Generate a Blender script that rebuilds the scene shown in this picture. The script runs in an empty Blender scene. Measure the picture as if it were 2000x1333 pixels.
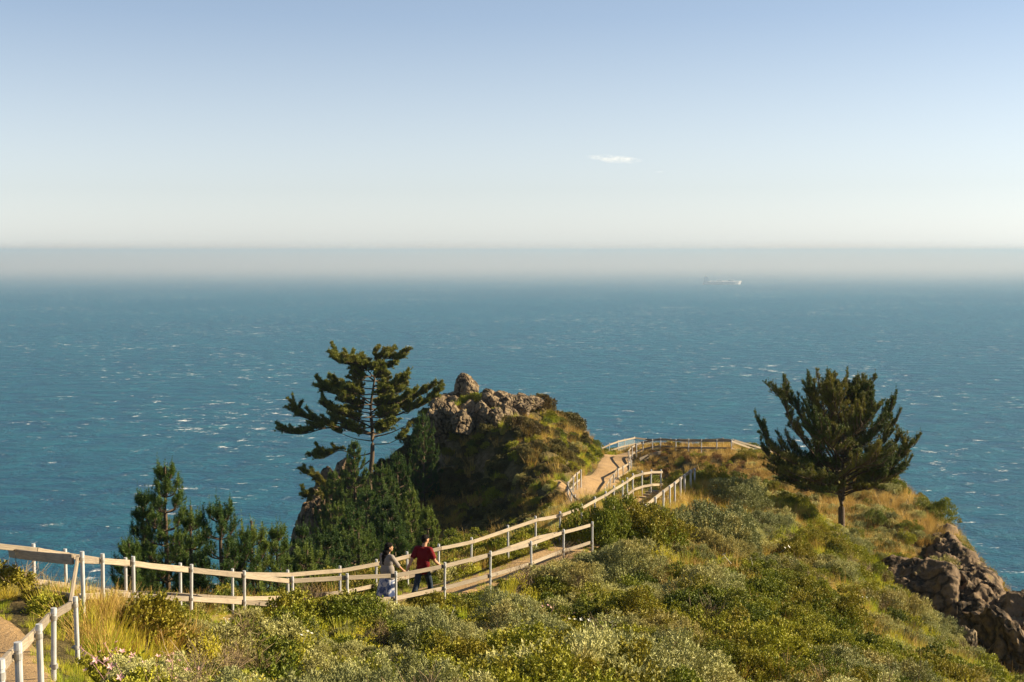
import bpy, math, random
import numpy as np
from mathutils import Vector, Matrix, Euler

# ------------------------------------------------------------------ camera, sky, sun, exposure
scene = bpy.context.scene
F_PX = 2778.0                       # 50 mm lens on a 36 mm frame, 2000 px wide
PITCH = math.atan((666.5 - 490.0) / F_PX)
cam_d = bpy.data.cameras.new("camera")
cam_d.lens = 50.0
cam_d.sensor_width = 36.0
cam_d.clip_start = 0.1
cam_d.clip_end = 120000.0
cam = bpy.data.objects.new("camera", cam_d)
scene.collection.objects.link(cam)
cam.location = (0, 0, 0)
cam.rotation_euler = (math.radians(90) - PITCH, 0, 0)
scene.camera = cam

SUN_AZ = math.radians(83)           # measured clockwise from the view direction (+Y)
SUN_EL = math.radians(26)
world = bpy.data.worlds.new("World")
scene.world = world
world.use_nodes = True
wn = world.node_tree
bg = wn.nodes["Background"]
sky = wn.nodes.new("ShaderNodeTexSky")
sky.sky_type = 'NISHITA'
sky.sun_disc = False
sky.sun_elevation = SUN_EL
sky.sun_rotation = SUN_AZ
sky.altitude = 130
sky.air_density = 0.75
sky.dust_density = 0.35
sky.ozone_density = 1.6
hsv = wn.nodes.new("ShaderNodeHueSaturation")
tcw = wn.nodes.new("ShaderNodeTexCoord"); sxw = wn.nodes.new("ShaderNodeSeparateXYZ"); wn.links.new(tcw.outputs['Generated'], sxw.inputs[0])
mrw = wn.nodes.new("ShaderNodeMapRange"); mrw.inputs[1].default_value = 0.0; mrw.inputs[2].default_value = 0.16; mrw.inputs[3].default_value = 0.28; mrw.inputs[4].default_value = 0.78
wn.links.new(sxw.outputs['Z'], mrw.inputs[0]); wn.links.new(mrw.outputs[0], hsv.inputs['Saturation'])
wn.links.new(sky.outputs[0], hsv.inputs['Color'])
wn.links.new(hsv.outputs[0], bg.inputs[0])
bg.inputs[1].default_value = 0.050

sun_d = bpy.data.lights.new("sun", 'SUN')
sun_d.energy = 4.9
sun_d.angle = math.radians(0.5)
sun_d.color = (1.0, 0.83, 0.56)
sun = bpy.data.objects.new("sun", sun_d)
scene.collection.objects.link(sun)
sd = Vector((math.sin(SUN_AZ) * math.cos(SUN_EL), math.cos(SUN_AZ) * math.cos(SUN_EL), math.sin(SUN_EL)))
sun.rotation_euler = sd.to_track_quat('Z', 'Y').to_euler()
sun.location = (60, 0, 60)

scene.view_settings.view_transform = 'Standard'
scene.view_settings.look = 'None'
scene.view_settings.exposure = 1.55
scene.view_settings.gamma = 1.0
scene.cycles.use_denoising = True
scene.cycles.max_bounces = 6
scene.cycles.transparent_max_bounces = 12
scene.cycles.volume_bounces = 1

SEA_Z = -130.0
rng = np.random.default_rng(11)
random.seed(5)

# ------------------------------------------------------------------ helpers
def at(px, py, Y):
    """the point at forward distance Y seen at photo pixel (px, py)"""
    u = (px - 1000.0) / F_PX
    v = (py - 666.5) / F_PX
    c, s = math.cos(PITCH), math.sin(PITCH)
    fy = c - v * s
    fz = -(v * c + s)
    return np.array([u / fy * Y, Y, fz / fy * Y])

def tag(o, label=None, cat=None, group=None, kind=None):
    if label: o["label"] = label
    if cat: o["category"] = cat
    if group: o["group"] = group
    if kind: o["kind"] = kind
    return o

def link(name, me, mat=None, parent=None, loc=None, smooth=False):
    o = bpy.data.objects.new(name, me)
    scene.collection.objects.link(o)
    if mat is not None and len(me.materials) == 0:
        me.materials.append(mat)
    if parent is not None:
        o.parent = parent
    if loc is not None:
        o.location = loc
    if smooth:
        me.polygons.foreach_set("use_smooth", [True] * len(me.polygons))
    return o

def empty(name, loc, label, cat, group=None):
    o = bpy.data.objects.new(name, None)
    scene.collection.objects.link(o)
    o.location = loc
    o.empty_display_size = 0.2
    return tag(o, label, cat, group)

def mesh_np(name, verts, faces):
    """verts (n,3); faces (m,k) with constant k"""
    verts = np.asarray(verts, dtype=np.float32)
    faces = np.asarray(faces, dtype=np.int32)
    me = bpy.data.meshes.new(name)
    me.vertices.add(len(verts))
    me.vertices.foreach_set("co", verts.ravel())
    k = faces.shape[1]
    me.loops.add(faces.size)
    me.loops.foreach_set("vertex_index", faces.ravel())
    me.polygons.add(len(faces))
    me.polygons.foreach_set("loop_start", np.arange(0, faces.size, k, dtype=np.int32))
    me.update(calc_edges=True)
    me.validate()
    return me

def norm(v): return v / (np.linalg.norm(v, axis=-1, keepdims=True) + 1e-9)

def spline(pts, n):
    P = [np.array(p, float) for p in pts]
    P = [2 * P[0] - P[1]] + P + [2 * P[-1] - P[-2]]
    out = []
    for i in range(1, len(P) - 2):
        for k in range(n):
            t = k / n; a, b, c, d = P[i - 1], P[i], P[i + 1], P[i + 2]
            out.append(0.5 * ((2 * b) + (-a + c) * t + (2 * a - 5 * b + 4 * c - d) * t * t + (-a + 3 * b - 3 * c + d) * t ** 3))
    out.append(P[-2]); return np.array(out)

def hash2(ix, iy, seed):
    h = (ix.astype(np.int64) * 374761393 + iy.astype(np.int64) * 668265263 + seed * 2147483647) & 0xFFFFFFFF
    h = ((h ^ (h >> 13)) * 1274126177) & 0xFFFFFFFF
    h = (h ^ (h >> 16)) & 0xFFFFFFFF
    return h / 4294967295.0

def vnoise(x, y, seed=0):
    ix, iy = np.floor(x), np.floor(y)
    fx, fy = x - ix, y - iy
    fx = fx * fx * (3 - 2 * fx); fy = fy * fy * (3 - 2 * fy)
    a = hash2(ix, iy, seed); b = hash2(ix + 1, iy, seed)
    c = hash2(ix, iy + 1, seed); d = hash2(ix + 1, iy + 1, seed)
    return (a * (1 - fx) + b * fx) * (1 - fy) + (c * (1 - fx) + d * fx) * fy

def fbm(x, y, seed=0, octv=4):
    s = 0; a = 0.5; t = 0
    for i in range(octv):
        s = s + a * vnoise(x * 2 ** i, y * 2 ** i, seed + i * 17); t += a; a *= 0.5
    return s / t

# ------------------------------------------------------------------ materials
def nodes_of(name):
    m = bpy.data.materials.new(name)
    m.use_nodes = True
    nt = m.node_tree
    b = nt.nodes["Principled BSDF"]
    return m, nt, b

def N(nt, t, **kw):
    n = nt.nodes.new(t)
    for k, v in kw.items():
        if k.startswith("i_"):
            key = k[2:]
            key = int(key) if key.isdigit() else key.replace("_", " ")
            n.inputs[key].default_value = v
        else:
            setattr(n, k, v)
    return n

def ramp(nt, fac, stops, interp='LINEAR'):
    r = nt.nodes.new("ShaderNodeValToRGB")
    cr = r.color_ramp
    cr.interpolation = interp
    while len(cr.elements) < len(stops):
        cr.elements.new(0.5)
    for e, (p, c) in zip(cr.elements, stops):
        e.position = p
        e.color = (*c, 1) if len(c) == 3 else c
    nt.links.new(fac, r.inputs[0])
    return r.outputs[0]

def mixc(nt, fac, a, b, mode='MIX'):
    m = nt.nodes.new("ShaderNodeMix")
    m.data_type = 'RGBA'; m.blend_type = mode
    if isinstance(fac, (int, float)): m.inputs[0].default_value = fac
    else: nt.links.new(fac, m.inputs[0])
    for s, v in ((6, a), (7, b)):
        if isinstance(v, tuple): m.inputs[s].default_value = (*v, 1) if len(v) == 3 else v
        else: nt.links.new(v, m.inputs[s])
    return m.outputs[2]

def math_n(nt, op, a, b=None, clamp=False):
    m = nt.nodes.new("ShaderNodeMath"); m.operation = op; m.use_clamp = clamp
    for i, v in enumerate((a, b)):
        if v is None: continue
        if isinstance(v, (int, float)): m.inputs[i].default_value = v
        else: nt.links.new(v, m.inputs[i])
    return m.outputs[0]

def noise_n(nt, scale, detail=4, rough=0.55, vec=None, out='Fac', dist=0.0):
    n = nt.nodes.new("ShaderNodeTexNoise")
    n.inputs['Scale'].default_value = scale
    n.inputs['Detail'].default_value = detail
    n.inputs['Roughness'].default_value = rough
    n.inputs['Distortion'].default_value = dist
    if vec is not None: nt.links.new(vec, n.inputs['Vector'])
    return n.outputs[out]

def geo_pos(nt):
    return nt.nodes.new("ShaderNodeNewGeometry").outputs['Position']

def bump(nt, b, h, strength=0.4, dist=0.05):
    n = nt.nodes.new("ShaderNodeBump")
    n.inputs['Strength'].default_value = strength
    n.inputs['Distance'].default_value = dist
    nt.links.new(h, n.inputs['Height'])
    nt.links.new(n.outputs[0], b.inputs['Normal'])

def mat_leaf(name, stops, trans=0.25, patch=None, rough=0.6, spec=0.25, patch_scale=0.35):
    """foliage: colour varies per clump, with large patches of a second tint; a share of light passes through"""
    m, nt, b = nodes_of(name)
    oi = nt.nodes.new("ShaderNodeObjectInfo")
    pos = geo_pos(nt)
    n = noise_n(nt, 2.3, 3, 0.6, pos)
    f = math_n(nt, 'ADD', math_n(nt, 'MULTIPLY', oi.outputs['Random'], 0.55), math_n(nt, 'MULTIPLY', n, 0.6))
    col = ramp(nt, f, stops)
    if patch:
        n2 = noise_n(nt, patch_scale, 3, 0.6, pos)
        col = mixc(nt, math_n(nt, 'MULTIPLY', math_n(nt, 'SUBTRACT', n2, 0.48), 7.0, True), col, patch)
    nt.links.new(col, b.inputs['Base Color'])
    b.inputs['Roughness'].default_value = rough
    b.inputs['Specular IOR Level'].default_value = spec
    tr = nt.nodes.new("ShaderNodeBsdfTranslucent")
    nt.links.new(col, tr.inputs[0])
    mx = nt.nodes.new("ShaderNodeMixShader"); mx.inputs[0].default_value = trans
    nt.links.new(b.outputs[0], mx.inputs[1]); nt.links.new(tr.outputs[0], mx.inputs[2])
    nt.links.new(mx.outputs[0], nt.nodes["Material Output"].inputs[0])
    return m

def mat_simple(name, col, rough=0.7, var=0.25, scale=8.0, metal=0.0, bmp=0.2, spec=0.3):
    m, nt, b = nodes_of(name)
    tc = nt.nodes.new("ShaderNodeTexCoord").outputs['Object']
    n = noise_n(nt, scale, 5, 0.6, tc)
    dk = tuple(c * (1 - var) for c in col); lt = tuple(min(1, c * (1 + var)) for c in col)
    nt.links.new(ramp(nt, n, [(0.3, dk), (0.7, lt)]), b.inputs['Base Color'])
    b.inputs['Roughness'].default_value = rough
    b.inputs['Metallic'].default_value = metal
    b.inputs['Specular IOR Level'].default_value = spec
    if bmp: bump(nt, b, n, bmp, 0.02)
    return m

def mat_rock(name, base=(0.155, 0.112, 0.068), dark=(0.055, 0.038, 0.024), light=(0.245, 0.19, 0.122), k=1.0):
    m, nt, b = nodes_of(name)
    pos = geo_pos(nt)
    n1 = noise_n(nt, 0.9 * k, 8, 0.65, pos)
    n2 = noise_n(nt, 5.0 * k, 6, 0.7, pos)
    v = N(nt, "ShaderNodeTexVoronoi", feature='DISTANCE_TO_EDGE')
    v.inputs['Scale'].default_value = 0.9 * k
    wv = noise_n(nt, 1.5 * k, 4, 0.6, pos, 'Color')
    va = nt.nodes.new("ShaderNodeVectorMath"); va.operation = 'ADD'
    nt.links.new(pos, va.inputs[0]); nt.links.new(wv, va.inputs[1])
    nt.links.new(va.outputs[0], v.inputs['Vector'])
    crack = math_n(nt, 'MULTIPLY', v.outputs['Distance'], 9.0, True)
    col = ramp(nt, n1, [(0.3, dark), (0.5, base), (0.72, light)])
    col = mixc(nt, 0.5, col, ramp(nt, n2, [(0.35, dark), (0.6, light)]))
    n3 = noise_n(nt, 2.2 * k, 5, 0.6, pos)
    col = mixc(nt, math_n(nt, 'MULTIPLY', math_n(nt, 'SUBTRACT', n3, 0.58), 5.0, True), col, (0.20, 0.16, 0.06))
    nt.links.new(mixc(nt, math_n(nt, 'SUBTRACT', 1.0, crack), col, tuple(c * 0.5 for c in dark)), b.inputs['Base Color'])
    b.inputs['Roughness'].default_value = 0.9
    b.inputs['Specular IOR Level'].default_value = 0.15
    h = math_n(nt, 'ADD', math_n(nt, 'MULTIPLY', n2, 0.6), math_n(nt, 'ADD', math_n(nt, 'MULTIPLY', crack, 0.6), n1))
    bump(nt, b, h, 0.7, 0.07)
    return m

M = {}
M['sage'] = mat_leaf("sage_leaf", [(0.2, (0.110, 0.122, 0.042)), (0.5, (0.255, 0.262, 0.095)), (0.85, (0.45, 0.43, 0.165))], 0.06, (0.33, 0.28, 0.085))
M['brush'] = mat_leaf("green_leaf", [(0.2, (0.048, 0.070, 0.007)), (0.5, (0.138, 0.165, 0.012)), (0.85, (0.31, 0.30, 0.022))], 0.12, (0.235, 0.20, 0.018))
M['moss'] = mat_leaf("low_scrub_leaf", [(0.2, (0.040, 0.041, 0.010)), (0.5, (0.095, 0.086, 0.023)), (0.85, (0.191, 0.160, 0.043))], 0.12, (0.121, 0.081, 0.023))
M['twig'] = mat_leaf("dry_twig", [(0.2, (0.108, 0.071, 0.034)), (0.5, (0.192, 0.132, 0.068)), (0.85, (0.300, 0.218, 0.126))], 0.05)
M['grassg'] = mat_leaf("green_grass", [(0.2, (0.130, 0.177, 0.010)), (0.5, (0.287, 0.345, 0.017)), (0.85, (0.505, 0.484, 0.038))], 0.32, (0.436, 0.336, 0.038))
M['grassy'] = mat_leaf("golden_grass", [(0.2, (0.211, 0.123, 0.025)), (0.5, (0.383, 0.242, 0.053)), (0.85, (0.528, 0.376, 0.113))], 0.28)
M['rust'] = mat_leaf("rusty_scrub", [(0.2, (0.074, 0.031, 0.010)), (0.5, (0.149, 0.073, 0.022)), (0.85, (0.270, 0.156, 0.048))], 0.15)
M['bloom'] = mat_leaf("yellow_bloom", [(0.2, (0.325, 0.312, 0.014)), (0.85, (0.546, 0.468, 0.036))], 0.3)
M['pine'] = mat_leaf("pine_needles", [(0.15, (0.033, 0.055, 0.007)), (0.5, (0.085, 0.111, 0.011)), (0.85, (0.179, 0.182, 0.021))], 0.16, (0.159, 0.143, 0.017), 0.55, 0.3)
M['pineyoung'] = mat_leaf("young_pine_needles", [(0.15, (0.020, 0.045, 0.008)), (0.5, (0.054, 0.099, 0.015)), (0.85, (0.131, 0.172, 0.024))], 0.18)
M['bark'] = mat_simple("pine_bark", (0.085, 0.058, 0.036), 0.9, 0.5, 14, 0, 0.5)
M['galv'] = mat_simple("galvanised_pipe", (0.42, 0.42, 0.42), 0.5, 0.12, 9, 0.25, 0.05, 0.5)
M['collar'] = mat_simple("dark_clamp", (0.30, 0.29, 0.27), 0.6, 0.3, 20, 0.4, 0.1)

def mat_wood():
    m, nt, b = nodes_of("weathered_timber")
    tc = nt.nodes.new("ShaderNodeTexCoord").outputs['Object']
    mp = nt.nodes.new("ShaderNodeMapping"); mp.inputs['Scale'].default_value = (1.2, 16, 26)
    nt.links.new(tc, mp.inputs[0])
    n = noise_n(nt, 2.2, 6, 0.7, mp.outputs[0])
    n2 = noise_n(nt, 1.1, 3, 0.5, geo_pos(nt))
    col = ramp(nt, n, [(0.30, (0.07, 0.055, 0.04)), (0.46, (0.20, 0.165, 0.125)), (0.75, (0.34, 0.29, 0.22))])
    col = mixc(nt, math_n(nt, 'MULTIPLY', n2, 0.5), col, (0.27, 0.22, 0.155))
    oi = nt.nodes.new("ShaderNodeObjectInfo")
    tone = ramp(nt, oi.outputs['Random'], [(0.0, (0.62, 0.60, 0.57)), (0.5, (0.95, 0.93, 0.90)), (1.0, (1.12, 1.08, 1.0))])
    col = mixc(nt, 1.0, col, tone, 'MULTIPLY')
    st = noise_n(nt, 0.9, 5, 0.75, tc)
    col = mixc(nt, math_n(nt, 'MULTIPLY', math_n(nt, 'SUBTRACT', st, 0.55), 4.0, True), col, (0.12, 0.10, 0.08))
    nt.links.new(col, b.inputs['Base Color'])
    b.inputs['Roughness'].default_value = 0.85
    bump(nt, b, n, 0.5, 0.006)
    return m
M['wood'] = mat_wood()

def mat_trail():
    m, nt, b = nodes_of("packed_sandy_soil")
    pos = geo_pos(nt)
    n = noise_n(nt, 1.4, 6, 0.6, pos); n2 = noise_n(nt, 14, 5, 0.7, pos)
    col = ramp(nt, n, [(0.3, (0.23, 0.140, 0.052)), (0.7, (0.36, 0.225, 0.090))])
    col = mixc(nt, 0.3, col, ramp(nt, n2, [(0.3, (0.15, 0.09, 0.04)), (0.7, (0.38, 0.25, 0.12))]))
    n3 = noise_n(nt, 0.5, 4, 0.6, pos)
    col = mixc(nt, math_n(nt, 'MULTIPLY', math_n(nt, 'SUBTRACT', n3, 0.5), 3.0, True), col, (0.17, 0.105, 0.045))
    gr = noise_n(nt, 60, 2, 0.5, pos)
    col = mixc(nt, math_n(nt, 'MULTIPLY', math_n(nt, 'SUBTRACT', gr, 0.62), 8.0, True), col, (0.36, 0.30, 0.22))
    nt.links.new(col, b.inputs['Base Color'])
    b.inputs['Roughness'].default_value = 0.95
    bump(nt, b, math_n(nt, 'ADD', n, n2), 0.8, 0.06)
    return m
M['trail'] = mat_trail()

def mat_ground():
    m, nt, b = nodes_of("hillside_soil")
    g = nt.nodes.new("ShaderNodeNewGeometry")
    pos = g.outputs['Position']
    sx = nt.nodes.new("ShaderNodeSeparateXYZ"); nt.links.new(g.outputs['Normal'], sx.inputs[0])
    n1 = noise_n(nt, 0.35, 5, 0.6, pos); n2 = noise_n(nt, 3.0, 6, 0.65, pos)
    soil = ramp(nt, n1, [(0.3, (0.035, 0.030, 0.012)), (0.5, (0.065, 0.055, 0.02)), (0.7, (0.12, 0.085, 0.035))])
    soil = mixc(nt, 0.4, soil, ramp(nt, n2, [(0.35, (0.04, 0.03, 0.015)), (0.65, (0.16, 0.12, 0.05))]))
    rock = ramp(nt, noise_n(nt, 1.2, 8, 0.7, pos), [(0.3, (0.05, 0.038, 0.026)), (0.5, (0.16, 0.12, 0.08)), (0.72, (0.30, 0.24, 0.17))])
    steep = math_n(nt, 'MULTIPLY', math_n(nt, 'SUBTRACT', math_n(nt, 'ADD', 0.62, math_n(nt, 'MULTIPLY', math_n(nt, 'SUBTRACT', n2, 0.5), 0.5)), sx.outputs['Z']), 6.0, True)
    nt.links.new(mixc(nt, steep, soil, rock), b.inputs['Base Color'])
    b.inputs['Roughness'].default_value = 0.95
    b.inputs['Specular IOR Level'].default_value = 0.1
    bump(nt, b, math_n(nt, 'ADD', n2, noise_n(nt, 0.9, 8, 0.7, pos)), 0.8, 0.25)
    return m
M['ground'] = mat_ground()
M['rock'] = mat_rock("headland_rock")
M['rockdark'] = mat_rock("cliff_rock", (0.115, 0.078, 0.047), (0.04, 0.028, 0.018), (0.19, 0.135, 0.085), 0.8)

FOAM_T = 0.703
def mat_sea():
    m, nt, b = nodes_of("open_sea")
    pos = geo_pos(nt)
    big = noise_n(nt, 0.0013, 4, 0.55, pos)
    mp = nt.nodes.new("ShaderNodeMapping"); mp.inputs['Scale'].default_value = (0.75, 1.0, 1.0); mp.inputs['Rotation'].default_value = (0, 0, math.radians(-12))
    nt.links.new(pos, mp.inputs[0])
    chop = noise_n(nt, 0.045, 8, 0.66, mp.outputs[0], dist=0.4)
    ripple = noise_n(nt, 0.30, 5, 0.65, mp.outputs[0])
    water = ramp(nt, big, [(0.35, (0.0025, 0.040, 0.092)), (0.65, (0.0038, 0.055, 0.108))])
    tex = math_n(nt, 'MULTIPLY', math_n(nt, 'SUBTRACT', math_n(nt, 'ADD', math_n(nt, 'MULTIPLY', chop, 0.6), math_n(nt, 'MULTIPLY', ripple, 0.4)), 0.42), 4.5, True)
    water = mixc(nt, tex, water, (0.008, 0.100, 0.138))  # wave highlights put into the water colour, lighter with the chop
    # broken crests: small torn patches, thicker where the wind bites
    c1 = noise_n(nt, 0.085, 3, 0.5, mp.outputs[0], dist=0.6)
    c2 = noise_n(nt, 0.32, 5, 0.62, mp.outputs[0], dist=1.2)
    gust = noise_n(nt, 0.0035, 3, 0.6, pos)
    sc = math_n(nt, 'ADD', math_n(nt, 'MULTIPLY', c1, 0.55), math_n(nt, 'ADD', math_n(nt, 'MULTIPLY', c2, 0.45), math_n(nt, 'MULTIPLY', gust, 0.20)))
    foam = math_n(nt, 'MULTIPLY', math_n(nt, 'SUBTRACT', sc, FOAM_T), 13.0, True)
    col = mixc(nt, foam, water, (0.66, 0.66, 0.65))
    nt.links.new(col, b.inputs['Base Color'])
    nt.links.new(math_n(nt, 'ADD', 0.40, math_n(nt, 'MULTIPLY', foam, 0.4)), b.inputs['Roughness'])
    b.inputs['IOR'].default_value = 1.33
    b.inputs['Specular IOR Level'].default_value = 0.14
    h = math_n(nt, 'ADD', math_n(nt, 'MULTIPLY', chop, 7.0), math_n(nt, 'MULTIPLY', ripple, 1.2))
    bump(nt, b, h, 1.0, 1.0)
    return m
M['sea'] = mat_sea()

# ------------------------------------------------------------------ fences: traced runs (photo x, y of the top rail, distance)
NEAR = [(0,1300,9.2),(35,1265,11),(76,1228,13.3),(105,1195,15.7),(147,1172,18),(160,1083,20.3),(200,1087,22),(260,1092,23.8),(374,1107,26.5),
        (477,1119,29),(571,1130,31),(678,1124,32),(773,1120,33),(869,1102,34.5),(958,1080,36.5),(1037,1060,39),(1101,1037,41.5),(1157,1022,44)]
FAR = [(-150,1042,21),(-60,1053,22.6),(65,1067,24),(127,1077,25),(245,1094,26),(352,1104,28.3),(454,1115,31),(562,1117,33.3),(664,1109,35),(735,1096,36.5),
       (795,1081,37.5),(857,1066,38.5),(921,1053,40),(992,1029,42),(1046,1011,43.5),(1094,1002,45.5),(1136,987,47.5),(1162,973,50),(1183,962,52),(1199,951,54),
       (1216,941,55.5),(1225,935,57),(1236,927,58),(1254,922,60),(1272,919.5,61.5),(1291,919.5,63)]
STAIR = [(1248,998,50),(1262,988,52),(1280,973,54.5),(1296,960,56.5),(1308,951,58.5),(1318,944,60),(1329,935,61.5),(1337,929,63),(1349,920,64.5),(1357,917,66)]
INNER = [(1182,955,92),(1186,948,94),(1192,938,96),(1199,928,98),(1207,917,100),(1217,912,102),(1229,905,104.5),(1233,901,106),(1231,893,108.5),(1228,882,111),(1235,873,112),
         (1243,868,112.5),(1256,863,113),(1274,859,113),(1290,856.5,113),(1320,859,111.5),(1345,860,110),(1370,860,109),(1400,860,108),(1429,860,107),(1478,878,109.5),(1512,892,112)]
OUTER = [(1170,880,118),(1175,874,120),(1190,867,121.5),(1207,861,123.5),(1220,858,125.5),(1239,854,128),(1262,857,128.5),(1290,858,128),(1310,858,127),(1345,858,126),(1378,858,122),(1412,856.5,118),
         (1432,858.5,115),(1475,871,117.5),(1505,880,119.5),(1530,888,121),(1560,897,123),(1600,908,126)]
SPUR = [(1135,919,92),(1127,925,91),(1120,933,90),(1110,943,88),(1116,956,85),(1123,968,82),(1132,976,80),(1142,983,77)]
RAIL_H = 1.02
def runpts(r): return [at(*p) for p in r]
runs = {k: runpts(v) for k, v in dict(near=NEAR, far=FAR, stair=STAIR, inner=INNER, outer=OUTER, spur=SPUR).items()}

# ------------------------------------------------------------------ the hillside: a height field through surveyed points
CP = []
def cp(px, py, Y, dz=0.0):
    p = at(px, py, Y); CP.append((p[0], p[1], p[2] + dz))
def xyz(x, y, z): CP.append((x, y, z))
for k in ('near', 'far', 'stair', 'inner', 'outer', 'spur'):
    for p in runs[k][::1]:
        CP.append((p[0], p[1], p[2] - RAIL_H))
# near slope
for a in [(300,1300,16),(500,1333,18),(450,1240,24),(620,1240,26),(800,1333,19.5),(800,1240,27),(1000,1333,20.5),(1000,1210,30),(1000,1140,36),(1150,1100,41),
          (1300,1333,22.5),(1300,1210,32),(1300,1110,41),(1250,1040,47),(1380,1010,54),(1200,1010,49),(1400,945,64),(1500,1000,60),(1330,960,60),(1570,1015,63),(1645,1020,66),
          (1600,1333,26.5),(1600,1210,37),(1600,1110,49),(1800,1215,45),(1800,1333,31),(1900,1295,41),(2000,1333,39),(1740,1125,56),(1765,1170,51),(1835,1215,48),(1900,1275,44.5),(1690,1065,63)]:
    cp(*a, -0.55)
xyz(0, 8, -3.4); xyz(3, 0, -1.9); xyz(-3, 0, -2.2); xyz(0, -12, -0.6); xyz(12, -5, -4); xyz(20, 10, -9.5); xyz(-10, -5, -5)
xyz(-30, -12, -14); xyz(-20, 8, -14); xyz(-12.5, 15, -10.0); xyz(-14, 22, -13); xyz(26, 35, -17.5); xyz(22, 20, -12); xyz(40, 10, -24); xyz(60, 30, -45)
# hollow between the near slope and the cliff headland
xyz(17, 58, -16.5); xyz(15.5, 66, -16.3); xyz(20, 50, -18.5); xyz(25, 44, -21); xyz(19.5, 62, -17.5)
# cliff headland on the right
for a in [(1740,945,88),(1690,925,94),(1620,925,98),(1800,995,82),(1850,1055,76),(1900,1115,70),(1960,1172,65),(2000,1205,63),(2080,1270,60),
          (1700,1050,75),(1650,1000,80),(1600,960,86),(1740,1088,68.5),(1790,1096,68.5),(1845,1104,69),(1765,1190,64.5),(1812,1215,63),(1860,1240,61),(1560,930,92),(1720,1000,82)]:
    cp(*a)
for a in [(1740,945,88),(1800,995,82),(1850,1055,76),(1900,1115,70),(1960,1172,65),(2000,1205,63)]:
    p = at(*a); xyz(p[0] + 6, p[1] + 5, p[2] - 7); xyz(p[0] + 18, p[1] + 14, p[2] - 24)
xyz(24, 58, -21); xyz(18.5, 64, -16.0)
# mound beside the platform, ground below it
for a in [(1310,878,100),(1340,868,98),(1400,880,95),(1450,893,91),(1500,925,87),(1420,925,83),(1470,950,78),(1250,935,90),(1270,905,104),(1300,950,84),(1540,950,82)]:
    cp(*a, -1.3)
# trail to the headland
for a in [(1150,975,88),(1130,985,84),(1170,940,97),(1195,915,104),(1195,892,115),(1225,885,118),(1100,947,90),(1260,880,119),(1330,872,118)]:
    cp(*a)
for a in [(1190,990,76),(1160,1010,70),(1212,965,90),(1228,950,98),(1130,1030,66)]:
    cp(*a)
# rock headland: lit side, crest, shaded side
for a in [(1100,900,101),(1060,850,106),(1150,880,110),(1110,828,118),(1150,850,121),(1178,880,124),(1040,783,114),(1000,792,115),(900,796,115),(950,790,115),(1080,803,117),
          (1088,975,86),(1065,935,92),(1030,870,98),(1005,838,104),(890,835,108),(1000,800,112)]:
    cp(*a, -0.3)
for a in [(980,1010,93),(1040,1000,87),(950,940,102),(900,1000,100),(850,900,107.5),(800,1000,104),(700,1000,104),(650,1005,104),(618,1060,103),(720,930,108),(790,875,111),(852,800,114),(850,1060,91),(760,1060,96)]:
    cp(*a, -0.3)
for a in [(618,1060,103),(650,1000,104),(720,930,108),(790,872,111),(850,790,115)]:
    p = at(*a); xyz(p[0] - 3, p[1] + 4, p[2] - 7); xyz(p[0] - 12, p[1] + 10, p[2] - 24)
xyz(-4, 126, -19); xyz(2, 132, -22); xyz(8, 134, -23); xyz(15, 137, -24); xyz(-2, 140, -34); xyz(20, 132, -24); xyz(12, 128, -18.5); xyz(28, 122, -25)
# fall-off on the ocean side
for i, p in enumerate(runs['far'][:19]):
    k = min(1.0, max(0.0, (p[1] - 40) / 14.0))
    z = p[2] - RAIL_H
    xyz(p[0] - 2.2, p[1] + 2.2, z - 0.9); 
    if i % 2 == 0:
        xyz(p[0] - 6, p[1] + 6, z - 4.0 + k * 0.5); xyz(p[0] - 16, p[1] + 14, z - 11 + k * 3); xyz(p[0] - 34, p[1] + 26, z - 27)
# far rings, down to below the sea
CP = np.array(CP)
ring = []
for ang in np.linspace(0, 2 * math.pi, 28, endpoint=False):
    for R, z in ((105, -75), (150, -132), (230, -150)):
        x, y = 5 + R * 0.95 * math.cos(ang), 70 + R * math.sin(ang)
        if y < 20 and abs(x) < 90:
            z = -8 - abs(x) * 0.5 if y > -60 else -10 - abs(x) * 0.3
        ring.append((x, y, z))
CP = np.vstack([CP, np.array(ring)])
# drop near-duplicates
keep = []
for i, p in enumerate(CP):
    if all((p[0] - CP[j][0]) ** 2 + (p[1] - CP[j][1]) ** 2 > 0.36 for j in keep): keep.append(i)
CP = CP[keep]

def tps_fit(P, lam):
    n = len(P); s = 30.0
    X = P[:, :2] / s
    r2 = ((X[:, None] - X[None]) ** 2).sum(-1)
    K = 0.5 * r2 * np.log(r2 + 1e-12)
    K[np.arange(n), np.arange(n)] = lam
    A = np.zeros((n + 3, n + 3)); A[:n, :n] = K
    A[:n, n] = 1; A[:n, n + 1:] = X; A[n, :n] = 1; A[n + 1:, :n] = X.T
    rhs = np.zeros(n + 3); rhs[:n] = P[:, 2]
    return X, np.linalg.solve(A, rhs), s
TX, TW, TS = tps_fit(CP, 0.0006)
def tps(x, y):
    x = np.asarray(x, float).ravel() / TS; y = np.asarray(y, float).ravel() / TS
    out = np.empty(len(x))
    for i in range(0, len(x), 20000):
        a, b = x[i:i + 20000], y[i:i + 20000]
        r2 = (a[:, None] - TX[None, :, 0]) ** 2 + (b[:, None] - TX[None, :, 1]) ** 2
        K = 0.5 * r2 * np.log(r2 + 1e-12)
        out[i:i + 20000] = K @ TW[:-3] + TW[-3] + TW[-2] * a + TW[-1] * b
    return out

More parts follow.
